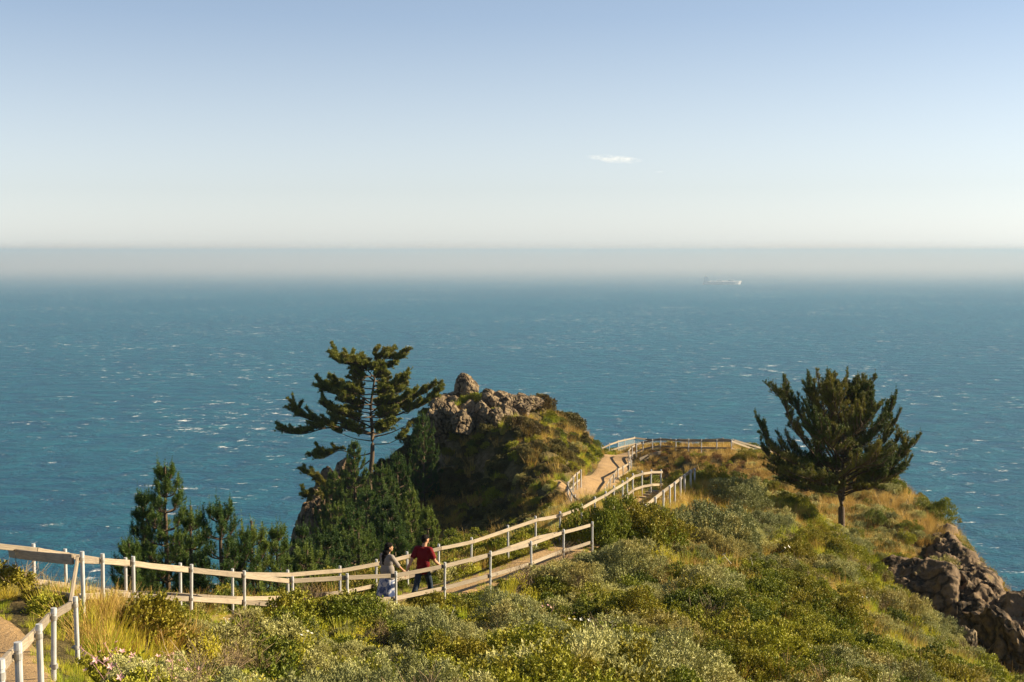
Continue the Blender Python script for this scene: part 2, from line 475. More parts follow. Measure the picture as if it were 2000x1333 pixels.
def axis(a, b, c, d, fine, coarse):
    l = list(np.arange(b, c, fine)); v = b; s = fine
    while v > a: s = min(s * 1.13, coarse); v -= s; l.insert(0, v)
    v = c; s = fine
    while v < d: s = min(s * 1.13, coarse); v += s; l.append(v)
    return np.array(l)
GX = axis(-235, -24, 34, 235, 0.3, 9); GY = axis(-160, 6, 132, 310, 0.33, 9)

def poly_dist(x, y, pl):
    """distance from points to a polyline of (x, y) and the z along it"""
    best = np.full(len(x), 1e9); zz = np.zeros(len(x))
    for a, b in zip(pl[:-1], pl[1:]):
        dx, dy = b[0] - a[0], b[1] - a[1]
        L = dx * dx + dy * dy + 1e-9
        t = np.clip(((x - a[0]) * dx + (y - a[1]) * dy) / L, 0, 1)
        d = np.hypot(x - a[0] - t * dx, y - a[1] - t * dy)
        m = d < best
        best[m] = d[m]; zz[m] = (a[2] + t * (b[2] - a[2]))[m]
    return best, zz

def mid(a, b, t=0.5): return a * (1 - t) + b * t
rn, rf = runs['near'], runs['far']
def far_at(y):
    for a, b in zip(rf[:-1], rf[1:]):
        if a[1] <= y <= b[1]: return mid(a, b, (y - a[1]) / (b[1] - a[1]))
    return rf[0]
main_c = []
for p in rn[5:]:
    q = far_at(p[1] + 2.6)
    main_c.append(mid(p, q) - np.array([0, 0, RAIL_H]))
main_c = main_c[1:]
lead_c = [np.array([-5.6, 2.0, -3.1]), np.array([-5.9, 8.0, -3.6]), at(-60, 1345, 13.6), at(-45, 1290, 16.0), at(-55, 1245, 18.2), at(-110, 1215, 19.8), at(-220, 1203, 20.4), at(-420, 1200, 20.5), at(-900, 1205, 20.5)]
main_c = main_c + [at(1170, 1010, 49) - np.array([0, 0, 0.4]), at(1225, 985, 54) - np.array([0, 0, 0.3]), at(1262, 976, 59), at(1285, 962, 64)]
far_c = [at(1110, 1000, 80), at(1138, 982, 85), at(1155, 965, 90), at(1172, 940, 97), at(1193, 920, 103), at(1203, 903, 109), at(1208, 889, 115), at(1240, 882, 119), at(1290, 876, 120.5),
         at(1350, 874, 119), at(1412, 874, 112.5), at(1470, 889, 113), at(1525, 905, 115.5)]
spur_c = [at(1130, 975, 86.5), at(1115, 952, 89), at(1100, 946, 91), at(1084, 944, 92)]
TRAILS = [(main_c, 0.45), (lead_c, 0.85), (far_c, 1.35), (spur_c, 0.6)]

CUT1 = [at(1842,1094,73), at(1865,1136,69.3), at(1885,1173,66.3), at(1912,1206,63.8), at(1940,1234,61.8), at(1971,1258,60.2)]
CUT2 = [at(1730,1124,66.8), at(1752,1145,66), at(1792,1160,65.4), at(1830,1170,65), at(1863,1185,64.5)]
def height(x, y):
    x = np.asarray(x, float).ravel(); y = np.asarray(y, float).ravel()
    z = tps(x, y)
    bumps = (fbm(x / 3.1, y / 3.1, 3, 4) - 0.5) * 0.7 + (fbm(x / 0.9, y / 0.9, 9, 3) - 0.5) * 0.22
    # ribs and gullies on the cliffs at both ends
    rockL = np.clip(1 - np.hypot((x + 6) / 9.0, (y - 112) / 14.0), 0, 1)
    rockR = np.clip(1.25 - np.hypot((x - 25) / 9.0, (y - 68) / 16.0), 0, 1)
    rib = 1 - np.abs(fbm(x / 2.3, y / 4.5, 21, 4) * 2 - 1) * 2.0
    bumps = bumps + rib * (0.7 * rockR + 0.9 * rockL)
    w = np.ones(len(x))
    for pl, hw in TRAILS:
        d, zz = poly_dist(x, y, pl)
        t = np.clip((d - hw) / 1.1, 0, 1); t = t * t * (3 - 2 * t)
        w = np.minimum(w, t)
        if pl is not spur_c:
            z = z * t + (0.5 * zz + 0.5 * z) * (1 - t)
    # the ground is cut back where bare rock faces stand
    for pl, dep in ((CUT1, 2.0), (CUT2, 2.0)):
        d, _ = poly_dist(x, y, pl)
        z = z - dep * np.exp(-(d / 2.4) ** 2)
    return z + bumps * w

gx, gy = np.meshgrid(GX, GY)
GZ = height(gx, gy).reshape(gx.shape)
GZ = np.maximum(GZ, -160)
def hz(x, y):
    scalar = np.isscalar(x)
    x = np.atleast_1d(np.asarray(x, float)); y = np.atleast_1d(np.asarray(y, float))
    i = np.clip(np.searchsorted(GX, x) - 1, 0, len(GX) - 2); j = np.clip(np.searchsorted(GY, y) - 1, 0, len(GY) - 2)
    fx = (x - GX[i]) / (GX[i + 1] - GX[i]); fy = (y - GY[j]) / (GY[j + 1] - GY[j])
    z = (GZ[j, i] * (1 - fx) + GZ[j, i + 1] * fx) * (1 - fy) + (GZ[j + 1, i] * (1 - fx) + GZ[j + 1, i + 1] * fx) * fy
    return float(z[0]) if scalar else z
nx, ny = len(GX), len(GY)
idx = np.arange(nx * ny).reshape(ny, nx)
faces = np.stack([idx[:-1, :-1].ravel(), idx[:-1, 1:].ravel(), idx[1:, 1:].ravel(), idx[1:, :-1].ravel()], 1)
hill = link("hillside", mesh_np("hillside", np.stack([gx.ravel(), gy.ravel(), GZ.ravel()], 1), faces), M['ground'], smooth=True)
tag(hill, "steep scrub covered coastal hillside above the sea", kind="structure")

# ------------------------------------------------------------------ trails
def ribbon(name, pl, hw, label, lift=0.035, n_cross=9, step=0.35):
    pts = []
    for a, b in zip(pl[:-1], pl[1:]):
        L = np.hypot(*(b - a)[:2]); n = max(1, int(L / step))
        for i in range(n): pts.append(mid(a, b, i / n))
    pts.append(pl[-1]); pts = np.array(pts)
    for _ in range(6):
        pts[1:-1] = (pts[:-2] + pts[1:-1] * 2 + pts[2:]) / 4
    tan = np.gradient(pts[:, :2], axis=0); tan /= np.linalg.norm(tan, axis=1)[:, None]
    nor = np.stack([-tan[:, 1], tan[:, 0]], 1)
    V = []
    for i, p in enumerate(pts):
        for t in np.linspace(-1, 1, n_cross):
            w = hw * (1 + 0.22 * (vnoise(np.array([i * 0.13]), np.array([t * 2 + 7]), 5)[0] - 0.5))
            q = p[:2] + nor[i] * t * w
            V.append((q[0], q[1], t))
    V = np.array(V)
    ed = np.abs(V[:, 2])
    V[:, 2] = hz(V[:, 0], V[:, 1]) + lift - 0.10 * np.clip((ed - 0.8) / 0.2, 0, 1)
    n = len(pts); id2 = np.arange(n * n_cross).reshape(n, n_cross)
    f = np.stack([id2[:-1, :-1].ravel(), id2[:-1, 1:].ravel(), id2[1:, 1:].ravel(), id2[1:, :-1].ravel()], 1)
    o = link(name, mesh_np(name, V, f), M['trail'], smooth=True)
    tag(o, label, kind="structure")
    return o
ribbon("trail_near", main_c, 0.85, "packed dirt trail between the two timber fences")
ribbon("trail_bend", lead_c, 1.0, "dirt trail bending away behind the near fence rail")
ribbon("trail_far", far_c, 1.3, "tan dirt trail running out to the lookout platform", lift=0.06)
ribbon("trail_spur", spur_c, 0.6, "short bare dirt spur leaving the trail for the rocks")

# ------------------------------------------------------------------ sea, haze, cloud
me = mesh_np("sea", [(-60000, -30000, SEA_Z), (60000, -30000, SEA_Z), (60000, 60000, SEA_Z), (-60000, 60000, SEA_Z)], [(0, 1, 2, 3)])
sea = link("sea", me, M['sea']); tag(sea, "blue green open sea with scattered whitecaps", kind="structure")

def box_mesh(name, lo, hi):
    x0, y0, z0 = lo; x1, y1, z1 = hi
    v = [(x0,y0,z0),(x1,y0,z0),(x1,y1,z0),(x0,y1,z0),(x0,y0,z1),(x1,y0,z1),(x1,y1,z1),(x0,y1,z1)]
    f = [(0,3,2,1),(4,5,6,7),(0,1,5,4),(1,2,6,5),(2,3,7,6),(3,0,4,7)]
    return mesh_np(name, v, f)
hm = bpy.data.materials.new("haze_air"); hm.use_nodes = True
hn = hm.node_tree
hn.nodes.remove(hn.nodes["Principled BSDF"])
pv = hn.nodes.new("ShaderNodeVolumePrincipled")
pv.inputs['Color'].default_value = (0.31, 0.49, 0.66, 1)
pv.inputs["Density"].default_value = 0.00009
pv.inputs['Anisotropy'].default_value = 0.15
hn.links.new(pv.outputs[0], hn.nodes["Material Output"].inputs['Volume'])
haze = link("haze", box_mesh("haze", (-70000, -35000, -161.5), (70000, 70000, 12.0)), hm)
tag(haze, "grey marine haze lying over the sea", kind="stuff")
fm = hm.copy(); fm.name = "fog_air"
fpv = [n for n in fm.node_tree.nodes if n.type == 'PRINCIPLED_VOLUME'][0]
fpv.inputs['Density'].default_value = 0.0006
fpv.inputs['Color'].default_value = (0.52, 0.49, 0.51, 1)
fnt = fm.node_tree
fsx = fnt.nodes.new("ShaderNodeSeparateXYZ"); fnt.links.new(geo_pos(fnt), fsx.inputs[0])
fgr = fnt.nodes.new("ShaderNodeMapRange"); fgr.inputs[1].default_value = 2600; fgr.inputs[2].default_value = 9500; fgr.inputs[3].default_value = 0.0; fgr.inputs[4].default_value = 1.0
fgz = fnt.nodes.new("ShaderNodeMapRange"); fgz.inputs[1].default_value = -110; fgz.inputs[2].default_value = 70; fgz.inputs[3].default_value = 1.0; fgz.inputs[4].default_value = 0.0
fwz = noise_n(fnt, 0.0005, 3, 0.5, geo_pos(fnt))
fnt.links.new(fsx.outputs['Y'], fgr.inputs[0]); fnt.links.new(math_n(fnt, 'ADD', fsx.outputs['Z'], math_n(fnt, 'MULTIPLY', math_n(fnt, 'SUBTRACT', fwz, 0.5), 180.0)), fgz.inputs[0])
fdn = math_n(fnt, 'MULTIPLY', math_n(fnt, 'MULTIPLY', math_n(fnt, 'POWER', fgr.outputs[0], 1.6), math_n(fnt, 'POWER', fgz.outputs[0], 2.0)), 0.0011)
fnt.links.new(fdn, fpv.inputs['Density'])
fog = link("fog_bank", box_mesh("fog_bank", (-65000, 2600, SEA_Z + 1), (65000, 22000, 160.0)), fm)
tag(fog, "low grey fog bank lying offshore along the horizon", kind="stuff")

cm = bpy.data.materials.new("cloud_vapour"); cm.use_nodes = True
cn = cm.node_tree; cn.nodes.remove(cn.nodes["Principled BSDF"])
cv = cn.nodes.new("ShaderNodeVolumePrincipled"); cv.inputs['Color'].default_value = (1, 1, 1, 1); cv.inputs['Anisotropy'].default_value = 0.2
tc = cn.nodes.new("ShaderNodeTexCoord").outputs['Object']
ln = cn.nodes.new("ShaderNodeVectorMath"); ln.operation = 'LENGTH'; cn.links.new(tc, ln.inputs[0])
mp = cn.nodes.new("ShaderNodeMapping"); mp.inputs['Scale'].default_value = (3.5, 1.2, 1.1); cn.links.new(tc, mp.inputs[0])
nz = noise_n(cn, 1.0, 5, 0.6, mp.outputs[0])
dn = math_n(cn, 'MULTIPLY', math_n(cn, 'SUBTRACT', 1.0, ln.outputs['Value'], True), math_n(cn, 'SUBTRACT', math_n(cn, 'MULTIPLY', nz, 3.6), 1.5, True))
cn.links.new(math_n(cn, 'MULTIPLY', dn, 0.0038), cv.inputs['Density'])
cn.links.new(cv.outputs[0], cn.nodes["Material Output"].inputs['Volume'])
import bmesh
def ico(name, sub, r=1.0):
    bm = bmesh.new(); bmesh.ops.create_icosphere(bm, subdivisions=sub, radius=r)
    me = bpy.data.meshes.new(name); bm.to_mesh(me); bm.free(); return me
for (px, py, D, sz, rz, lab) in ((1200, 311, 20000, (430, 300, 60), -4, "small thin white cloud streak above the horizon"),
                                 (1288, 336, 20000, (75, 60, 16), 0, "tiny faint wisp of cloud low to the right of the streak")):
    c = link("cloud", ico("cloud", 3), cm, loc=at(px, py, D)); c.scale = sz; c.rotation_euler = (0, math.radians(-rz), 0)
    tag(c, lab, "cloud")

# ------------------------------------------------------------------ fences
def tube(p0, p1, r0, r1, n=10, cap=True):
    p0 = Vector(p0); p1 = Vector(p1)
    d = (p1 - p0).normalized(); q = d.to_track_quat('Z', 'Y')
    V = []; Fc = []
    for p, r in ((p0, r0), (p1, r1)):
        for i in range(n):
            a = 2 * math.pi * i / n
            V.append(p + q @ Vector((r * math.cos(a), r * math.sin(a), 0)))
    for i in range(n):
        j = (i + 1) % n
        Fc.append((i, j, n + j, n + i))
    if cap:
        Fc.append(tuple(range(n - 1, -1, -1))); Fc.append(tuple(range(n, 2 * n)))
    return V, Fc

def merge(parts):
    V = []; Fc = []
    for v, f in parts:
        o = len(V); V += [tuple(a) for a in v]; Fc += [tuple(i + o for i in q) for q in f]
    return V, Fc

def mesh_py(name, VF):
    me = bpy.data.meshes.new(name); me.from_pydata([tuple(map(float, v)) for v in VF[0]], [], VF[1]); me.update(); return me

def board(a, b, h=0.098, t=0.04, over=0.0):
    """a timber board from a to b (centres); returns an object matrix and a mesh in its own axes (x along the grain)"""
    a = Vector(a); b = Vector(b); d = b - a; L = d.length; d.normalize()
    side = d.cross(Vector((0, 0, 1))).normalized(); up = side.cross(d)
    mw = Matrix((d, side, up)).transposed().to_4x4(); mw.translation = (a + b) / 2
    bm = bmesh.new(); bmesh.ops.create_cube(bm, size=1.0)
    bmesh.ops.scale(bm, vec=(L + over, t, h), verts=bm.verts)
    bmesh.ops.subdivide_edges(bm, edges=[e for e in bm.edges if abs((e.verts[0].co - e.verts[1].co).x) > L * 0.5], cuts=4)
    sag = random.uniform(-0.012, 0.004)
    for v in bm.verts:
        k = 1 - (2 * v.co.x / L) ** 2
        v.co.z += sag * k + random.uniform(-0.002, 0.002); v.co.y += random.uniform(-0.002, 0.002)
    bmesh.ops.bevel(bm, geom=[e for e in bm.edges if e.calc_face_angle(0) > 1.0], offset=0.006, segments=1, affect='EDGES')
    me = bpy.data.meshes.new("rail"); bm.to_mesh(me); bm.free()
    return mw, me

def fence(name, P, side, label, group=None, low=None, low_drop=0.55, posts=True, post_r=0.03, skip=(), rail_h=0.098):
    """P: rail-top points; side: +1 rails to the right of the run, -1 to the left; low: indices of bays with a lower rail"""
    root = empty(name, Vector(P[0]) - Vector((0, 0, 1.0)), label, "fence", group)
    inv = Vector(root.location)
    tans = []
    for i in range(len(P)):
        a = P[max(0, i - 1)]; b = P[min(len(P) - 1, i + 1)]
        t = Vector((b[0] - a[0], b[1] - a[1], 0)).normalized(); tans.append(t)
    for i, p in enumerate(P):
        g = hz(p[0], p[1])
        top = p[2] + 0.03
        base = min(g - 0.15, top - 0.9)
        tip = Vector((p[0], p[1], top)) - inv
        lean = Vector((random.uniform(-0.02, 0.02), random.uniform(-0.02, 0.02), 0))
        bot = Vector((p[0], p[1], base)) - inv + lean
        vf = merge([tube(bot, tip, post_r, post_r, 12), tube(tip - Vector((0, 0, 0.05)), tip + Vector((0, 0, 0.012)), post_r * 1.16, post_r * 1.08, 12)])
        po = link("post", mesh_py("post", vf), M['galv'], root, smooth=False)
        if p[1] < 48:
            n = Vector((tans[i].y, -tans[i].x, 0)) * side
            for dz in (0.07, low_drop + 0.07):
                c = Vector((p[0], p[1], p[2] - dz)) - inv
                cl = [tube(c - Vector((0, 0, 0.025)), c + Vector((0, 0, 0.025)), post_r * 1.22, post_r * 1.22, 12), tube(c, c + n * 0.06, 0.016, 0.016, 6)]
                link("clamp", mesh_py("clamp", merge(cl)), M['collar'], po)
    off = post_r + 0.035
    for i in range(len(P) - 1):
        if i in skip: continue
        a = Vector(P[i]); b = Vector(P[i + 1])
        t = Vector((b.x - a.x, b.y - a.y, 0)).normalized(); n = Vector((t.y, -t.x, 0)) * side * off
        for k, dz in enumerate((0.07, low_drop + 0.07)):
            if k == 1 and (low is None or i not in low): continue
            mw, me = board(a - inv + n - Vector((0, 0, dz)), b - inv + n - Vector((0, 0, dz)), h=rail_h, over=-0.006)
            o = link("rail", me, M['wood'], root); o.matrix_local = mw
    return root

fence("timber_rail_fence", runs['near'], -1, "long fence on the hill side of the trail, running out at the bottom left", "fences of pale timber rails on metal posts", low=range(5, 17))
fence("timber_rail_fence", runs['far'], +1, "long fence on the ocean side of the trail, behind the walking couple", "fences of pale timber rails on metal posts", low=list(range(0, 16)) + [20, 21, 22, 23, 24])
fence("timber_rail_fence", runs['stair'], -1, "short fence rising to the right beside golden grass at the top of the steps", "fences of pale timber rails on metal posts", low=(), post_r=0.042, rail_h=0.14)
fence("timber_rail_fence", runs['inner'], -1, "fence on the right edge of the far trail, curving in front of the lookout mound", "fences of pale timber rails on metal posts", low=range(0, 21), post_r=0.042, rail_h=0.14)
outer = fence("timber_rail_fence", runs['outer'], +1, "outermost fence round the ocean edge of the lookout platform", "fences of pale timber rails on metal posts", low=range(0, 17), post_r=0.042, rail_h=0.14)
fence("timber_rail_fence", runs['spur'], +1, "small bent fence left of the far trail below the rock headland", "fences of pale timber rails on metal posts", low=range(0, 7), post_r=0.042, rail_h=0.14)
# cross barrier at the left
a = Vector(runs['far'][2]) + Vector((-0.35, -0.16, 0.0)); b = Vector(runs['near'][5]) + Vector((-0.14, 0.02, 0))
root = empty("barrier", (a + b) / 2 - Vector((0, 0, 1.0)), "shaded two board barrier crossing between the two fences at the left", "barrier")
for dz in (0.08, 0.66):
    mw, me = board(a - root.location - Vector((0, 0, dz)), b - root.location - Vector((0, 0, dz)), h=0.15)
    o = link("board", me, M['wood'], root); o.matrix_local = mw
# wire netting on the outer fence
wm = bpy.data.materials.new("wire_netting"); wm.use_nodes = True; wt = wm.node_tree
wb = wt.nodes["Principled BSDF"]; wb.inputs['Base Color'].default_value = (0.30, 0.36, 0.34, 1); wb.inputs['Roughness'].default_value = 0.6
trn = wt.nodes.new("ShaderNodeBsdfTransparent"); mxs = wt.nodes.new("ShaderNodeMixShader"); mxs.inputs[0].default_value = 0.22
wt.links.new(trn.outputs[0], mxs.inputs[1]); wt.links.new(wb.outputs[0], mxs.inputs[2]); wt.links.new(mxs.outputs[0], wt.nodes["Material Output"].inputs[0])
V = []; Fc = []
po = runs['outer'][3:12]
for p in po:
    V += [Vector(p) - outer.location - Vector((0, 0, 0.15)), Vector(p) - outer.location - Vector((0, 0, 0.95))]
for i in range(len(po) - 1): Fc.append((2 * i, 2 * i + 1, 2 * i + 3, 2 * i + 2))
link("wire_netting", mesh_py("wire_netting", (V, Fc)), wm, outer)

# retaining boards below the inner fence
for (p0, p1, lab) in (((1249, 899, 110.5), (1266, 891.5, 111), "pale retaining board nearer the trail bend, below the far fence"),
                      ((1267.5, 890.5, 111.2), (1292, 885, 111.5), "longer pale retaining board against the lookout mound, below the far fence")):
    A = Vector(at(*p0)); B = Vector(at(*p1))
    mw, me = board((0, 0, 0), B - A, h=0.32, t=0.09)
    o = link("retaining_board", me, M['wood']); o.matrix_world = Matrix.Translation(A) @ mw
    tag(o, lab, "board")
# steps
A = at(1262, 976, 59); B = at(1288, 961, 64)
root = empty("trail_steps", Vector(A) - Vector((0, 0, 0.2)), "shaded timber edged steps between the fence ends", "steps")
for i in range(5):
    c = Vector(mid(A, B, i / 4.0)); c.z = hz(c.x, c.y) + 0.06
    mw, me = board(c - root.location - Vector((0.75, -0.35, 0)), c - root.location + Vector((0.75, -0.35, 0)), h=0.16, t=0.1)
    o = link("step", me, M['wood'], root); o.matrix_local = mw

# ------------------------------------------------------------------ rocks
from mathutils import noise as mn
def rock_vf(seed, size, sub=4, planes=16, rot=0.0, rough=0.09):
    rr = random.Random(seed)
    bm = bmesh.new(); bmesh.ops.create_icosphere(bm, subdivisions=sub, radius=1.0)
    pl = []
    for _ in range(planes):
        n = Vector((rr.gauss(0, 1), rr.gauss(0, 1), rr.gauss(0, 0.9))).normalized(); pl.append((n, rr.uniform(0.62, 0.95)))
    off = Vector((rr.uniform(0, 50),) * 3)
    V = []
    for v in bm.verts:
        d = v.co.normalized(); r = 1.15
        for n, k in pl:
            c = d.dot(n)
            if c > 0.05: r = min(r, k / c)
        r = 0.88 * r + 0.12
        q = d * r
        f = mn.fractal(q * 1.6 + off, 0.9, 2.1, 5)
        g = 1 - abs(mn.noise(q * 2.6 + off * 2)) * 2.2
        r += f * rough - 0.10 * max(0.0, (g - 0.6) / 0.4) + mn.noise(q * 7 + off) * rough * 0.3
        q = d * r
        V.append(Vector((q.x * size[0], q.y * size[1], q.z * size[2])))
    F_ = [tuple(v.index for v in f.verts) for f in bm.faces]
    bm.free()
    R = Matrix.Rotation(rot, 3, 'Z') @ Matrix.Rotation(rr.uniform(-0.25, 0.25), 3, 'X') @ Matrix.Rotation(rr.uniform(-0.2, 0.2), 3, 'Y')
    return [R @ v for v in V], F_

def rock_group(name, lst, mat, label, cat, sub=4, rough=0.11):
    base = Vector(at(*lst[0][:3]))
    parts = []
    for i, (px, py, Y, sz) in enumerate(lst):
        c = Vector(at(px, py, Y)) - base
        v, f = rock_vf(hash((name, i)) % 9973 if False else i * 37 + len(name) * 11, sz, sub, 15, i * 0.9, rough)
        parts.append(([q + c for q in v], f))
    o = link(name, mesh_py(name, merge(parts)), mat, loc=base, smooth=False)
    tag(o, label, cat)
    return o
v, f = rock_vf(79, (1.0, 0.95, 1.28), 5, 12, 0.4, 0.10)
o = link("boulder", mesh_py("boulder", (v, f)), M['rock'], loc=at(912, 760, 113)); tag(o, "upright rounded boulder standing on top of the rock headland", "boulder")
rock_group("rock_outcrop", [(870,800,112,(1.2,1.5,1.5)),(885,803,111.5,(0.9,1.3,1.3)),(903,818,109.5,(1.2,1.4,1.3)),(918,818,110,(1.1,1.3,1.3)),(937,806,110.5,(1.1,1.2,1.1)),(948,786,112.5,(1.0,1.2,0.95)),
    (940,815,107.5,(1.25,1.0,1.3)),(960,800,110,(1.2,1.1,1.2)),(972,783,113,(1.0,1.1,0.75)),(978,802,110,(1.1,1.0,1.1)),(990,782,113.5,(0.8,0.9,0.65)),(1000,792,111.5,(1.1,1.0,0.9)),
    (1016,783,113,(0.9,0.9,0.6)),(1030,790,112,(0.9,0.9,0.7)),(995,812,108.5,(0.9,0.9,0.9)),(905,828,106.5,(1.3,1.0,1.0)),(878,822,108,(1.3,1.3,1.4)),(856,815,111,(1.1,1.5,1.6)),
    (965,822,106.8,(1.1,0.8,0.9)),(1042,787,113,(0.7,0.8,0.5)),(1018,802,110,(0.9,0.8,0.7)),(850,838,108.5,(1.1,1.2,1.4)),(862,800,113,(1.0,1.2,1.2))],
    M['rock'], "jumbled sunlit rocks capping the headland below the upright boulder", "rock outcrop", 5)
rock_group("sea_cliff", [(622,1015,102.5,(1.3,1.8,3.0)),(612,1060,101.5,(1.4,1.8,3.0)),(645,975,104,(1.2,1.6,2.4)),(672,950,106,(1.2,1.5,1.8)),(600,1100,100,(1.5,1.8,3.0)),(640,1060,99,(1.6,1.5,3.0))],
    M['rockdark'], "dark rock face on the left flank of the headland among the young pines", "cliff", 5)
def cliff_sheet(name, top, bot, mat, label, back=(1.5, 2.5, -5.0), bulge=0.6, amp=0.75, nu=190, nv=90, seed=0.0, fine=0.24):
    """a rock face hung between a crest line and a foot line, rolled over the crest and down its far side"""
    T = spline([at(*p) for p in top], 12); B = spline([at(*p) for p in bot], 12)
    def res(P, n):
        L = np.concatenate([[0], np.cumsum(np.linalg.norm(np.diff(P, axis=0), axis=1))]); q = np.linspace(0, L[-1], n)
        return np.stack([np.interp(q, L, P[:, k]) for k in range(3)], 1)
    T = res(T, nu); B = res(B, nu); base = T[nu // 2].copy()
    V = np.zeros((nv, nu, 3))
    for i in range(nv):
        v = -0.45 + 1.45 * i / (nv - 1)
        if v < 0: V[i] = T + np.array(back) * (-v / 0.45) ** 1.2 + np.array([0, 0, -0.5 * (-v)])
        else:
            V[i] = T * (1 - v) + B * v
            V[i] += (np.array([-0.35, -1.0, 0.25]) * bulge * math.sin(math.pi * min(1, v * 1.1)) ** 0.8)
    du = np.gradient(V, axis=1); dv = np.gradient(V, axis=0); Nn = norm(np.cross(du, dv))
    if Nn[nv * 2 // 3, nu // 2, 1] > 0: Nn = -Nn
    out = []
    for i in range(nv):
        for k in range(nu):
            p = V[i, k]; q = Vector((p[0], p[1], p[2] * 0.45)) + Vector((seed, seed, seed))
            r1 = 1 - abs(mn.noise(q * 0.42)) * 2.4                      # buttresses
            r2 = 1 - abs(mn.noise(q * 1.2 + Vector((9, 9, 9)))) * 2.4   # ribs
            f = mn.fractal(Vector(p) * 1.7, 0.8, 2.1, 5)
            r3 = 1 - abs(mn.noise(Vector((p[0] * 3.2, p[1] * 3.2, p[2] * 1.2)))) * 2.0
            d = amp * (0.9 * r1 + 0.5 * r2 + 0.22 * r3) + fine * f
            e = min(1.0, min(k, nu - 1 - k) / 10.0)
            q2 = p + Nn[i, k] * d * e - np.array([0, 0, (1 - e) * 1.6])
            out.append(q2 - base)
    idx2 = np.arange(nv * nu).reshape(nv, nu)
    f = np.stack([idx2[:-1, :-1].ravel(), idx2[:-1, 1:].ravel(), idx2[1:, 1:].ravel(), idx2[1:, :-1].ravel()], 1)
    o = link(name, mesh_np(name, np.array(out), f), mat, loc=base, smooth=False)
    tag(o, label, "cliff"); return o
cliff_sheet("rock_cliff", [(1822,1030,79),(1850,1058,76),(1880,1092,72.5),(1905,1122,69.5),(1935,1150,67),(1965,1182,64.5),(1992,1215,62.5)],
    [(1822,1075,76),(1835,1130,70),(1850,1180,66),(1865,1225,63),(1890,1262,60.5),(1915,1285,59),(1950,1300,58)], M['rockdark'], "craggy brown cliff edge dropping to the sea at the right", amp=0.55)
cliff_sheet("rock_wall", [(1722,1098,70),(1745,1090,69),(1790,1096,68),(1830,1100,67),(1858,1108,66.2),(1878,1130,65.6)],
    [(1738,1150,65.8),(1760,1200,64.6),(1795,1225,63.8),(1830,1240,63),(1868,1262,61.8),(1890,1270,61.5)], M['rockdark'], "dark shaded wall of rock facing the slope, left of the cliff edge", back=(0.6, 2.2, -0.9), amp=0.17, nu=130, nv=80, seed=31.0, bulge=0.25, fine=0.12)
rock_group("rock_shoulder", [(1975,1232,61,(1.6,1.6,1.6)),(2010,1240,61.5,(2.0,1.7,1.7)),(1985,1285,58.5,(2.0,1.6,2.1)),(2055,1275,59.5,(2.4,1.7,2.3))],
    M['rockdark'], "dark rocky shoulder at the right edge of the picture", "rock", 5, 0.22)
rock_group("slope_rock", [(1893,1254,46.5,(0.28,0.35,0.5)),(1885,1240,47,(0.25,0.3,0.3))], M['rock'], "small pale rock showing through scrub at the slope edge", "rock", 4)

# ------------------------------------------------------------------ pines

def needles(tufts, n=34, w=0.009):
    """tufts: rows of (pos3, dir3, shoot length, needle length)"""
    T = np.array(tufts); m = len(T)
    P = np.repeat(T[:, :3], n, 0); D = np.repeat(norm(T[:, 3:6]), n, 0)
    SL = np.repeat(T[:, 6], n)[:, None]; NL = np.repeat(T[:, 7], n)[:, None]
    t = rng.random((m * n, 1))
    rad = rng.normal(size=(m * n, 3)); rad -= (rad * D).sum(1, keepdims=True) * D; rad = norm(rad)
    base = P + D * t * SL
    nd = norm(D * rng.uniform(0.35, 1.1, (m * n, 1)) + rad)
    tip = base + nd * NL * rng.uniform(0.75, 1.15, (m * n, 1))
    wd = norm(np.cross(nd, rng.normal(size=(m * n, 3)))) * w
    V = np.stack([base - wd, base + wd, tip], 1).reshape(-1, 3)
    return V, np.arange(len(V)).reshape(-1, 3)

def tube_path(pts, radii, n=6):
    V = []; Fc = []
    for i, p in enumerate(pts):
        a = Vector(pts[max(0, i - 1)]); b = Vector(pts[min(len(pts) - 1, i + 1)])
        d = (b - a).normalized(); q = d.to_track_quat('Z', 'Y')
        for k in range(n):
            an = 2 * math.pi * k / n
            V.append(Vector(p) + q @ Vector((radii[i] * math.cos(an), radii[i] * math.sin(an), 0)))
    for i in range(len(pts) - 1):
        for k in range(n):
            k2 = (k + 1) % n
            Fc.append((i * n + k, i * n + k2, (i + 1) * n + k2, (i + 1) * n + k))
    return V, Fc

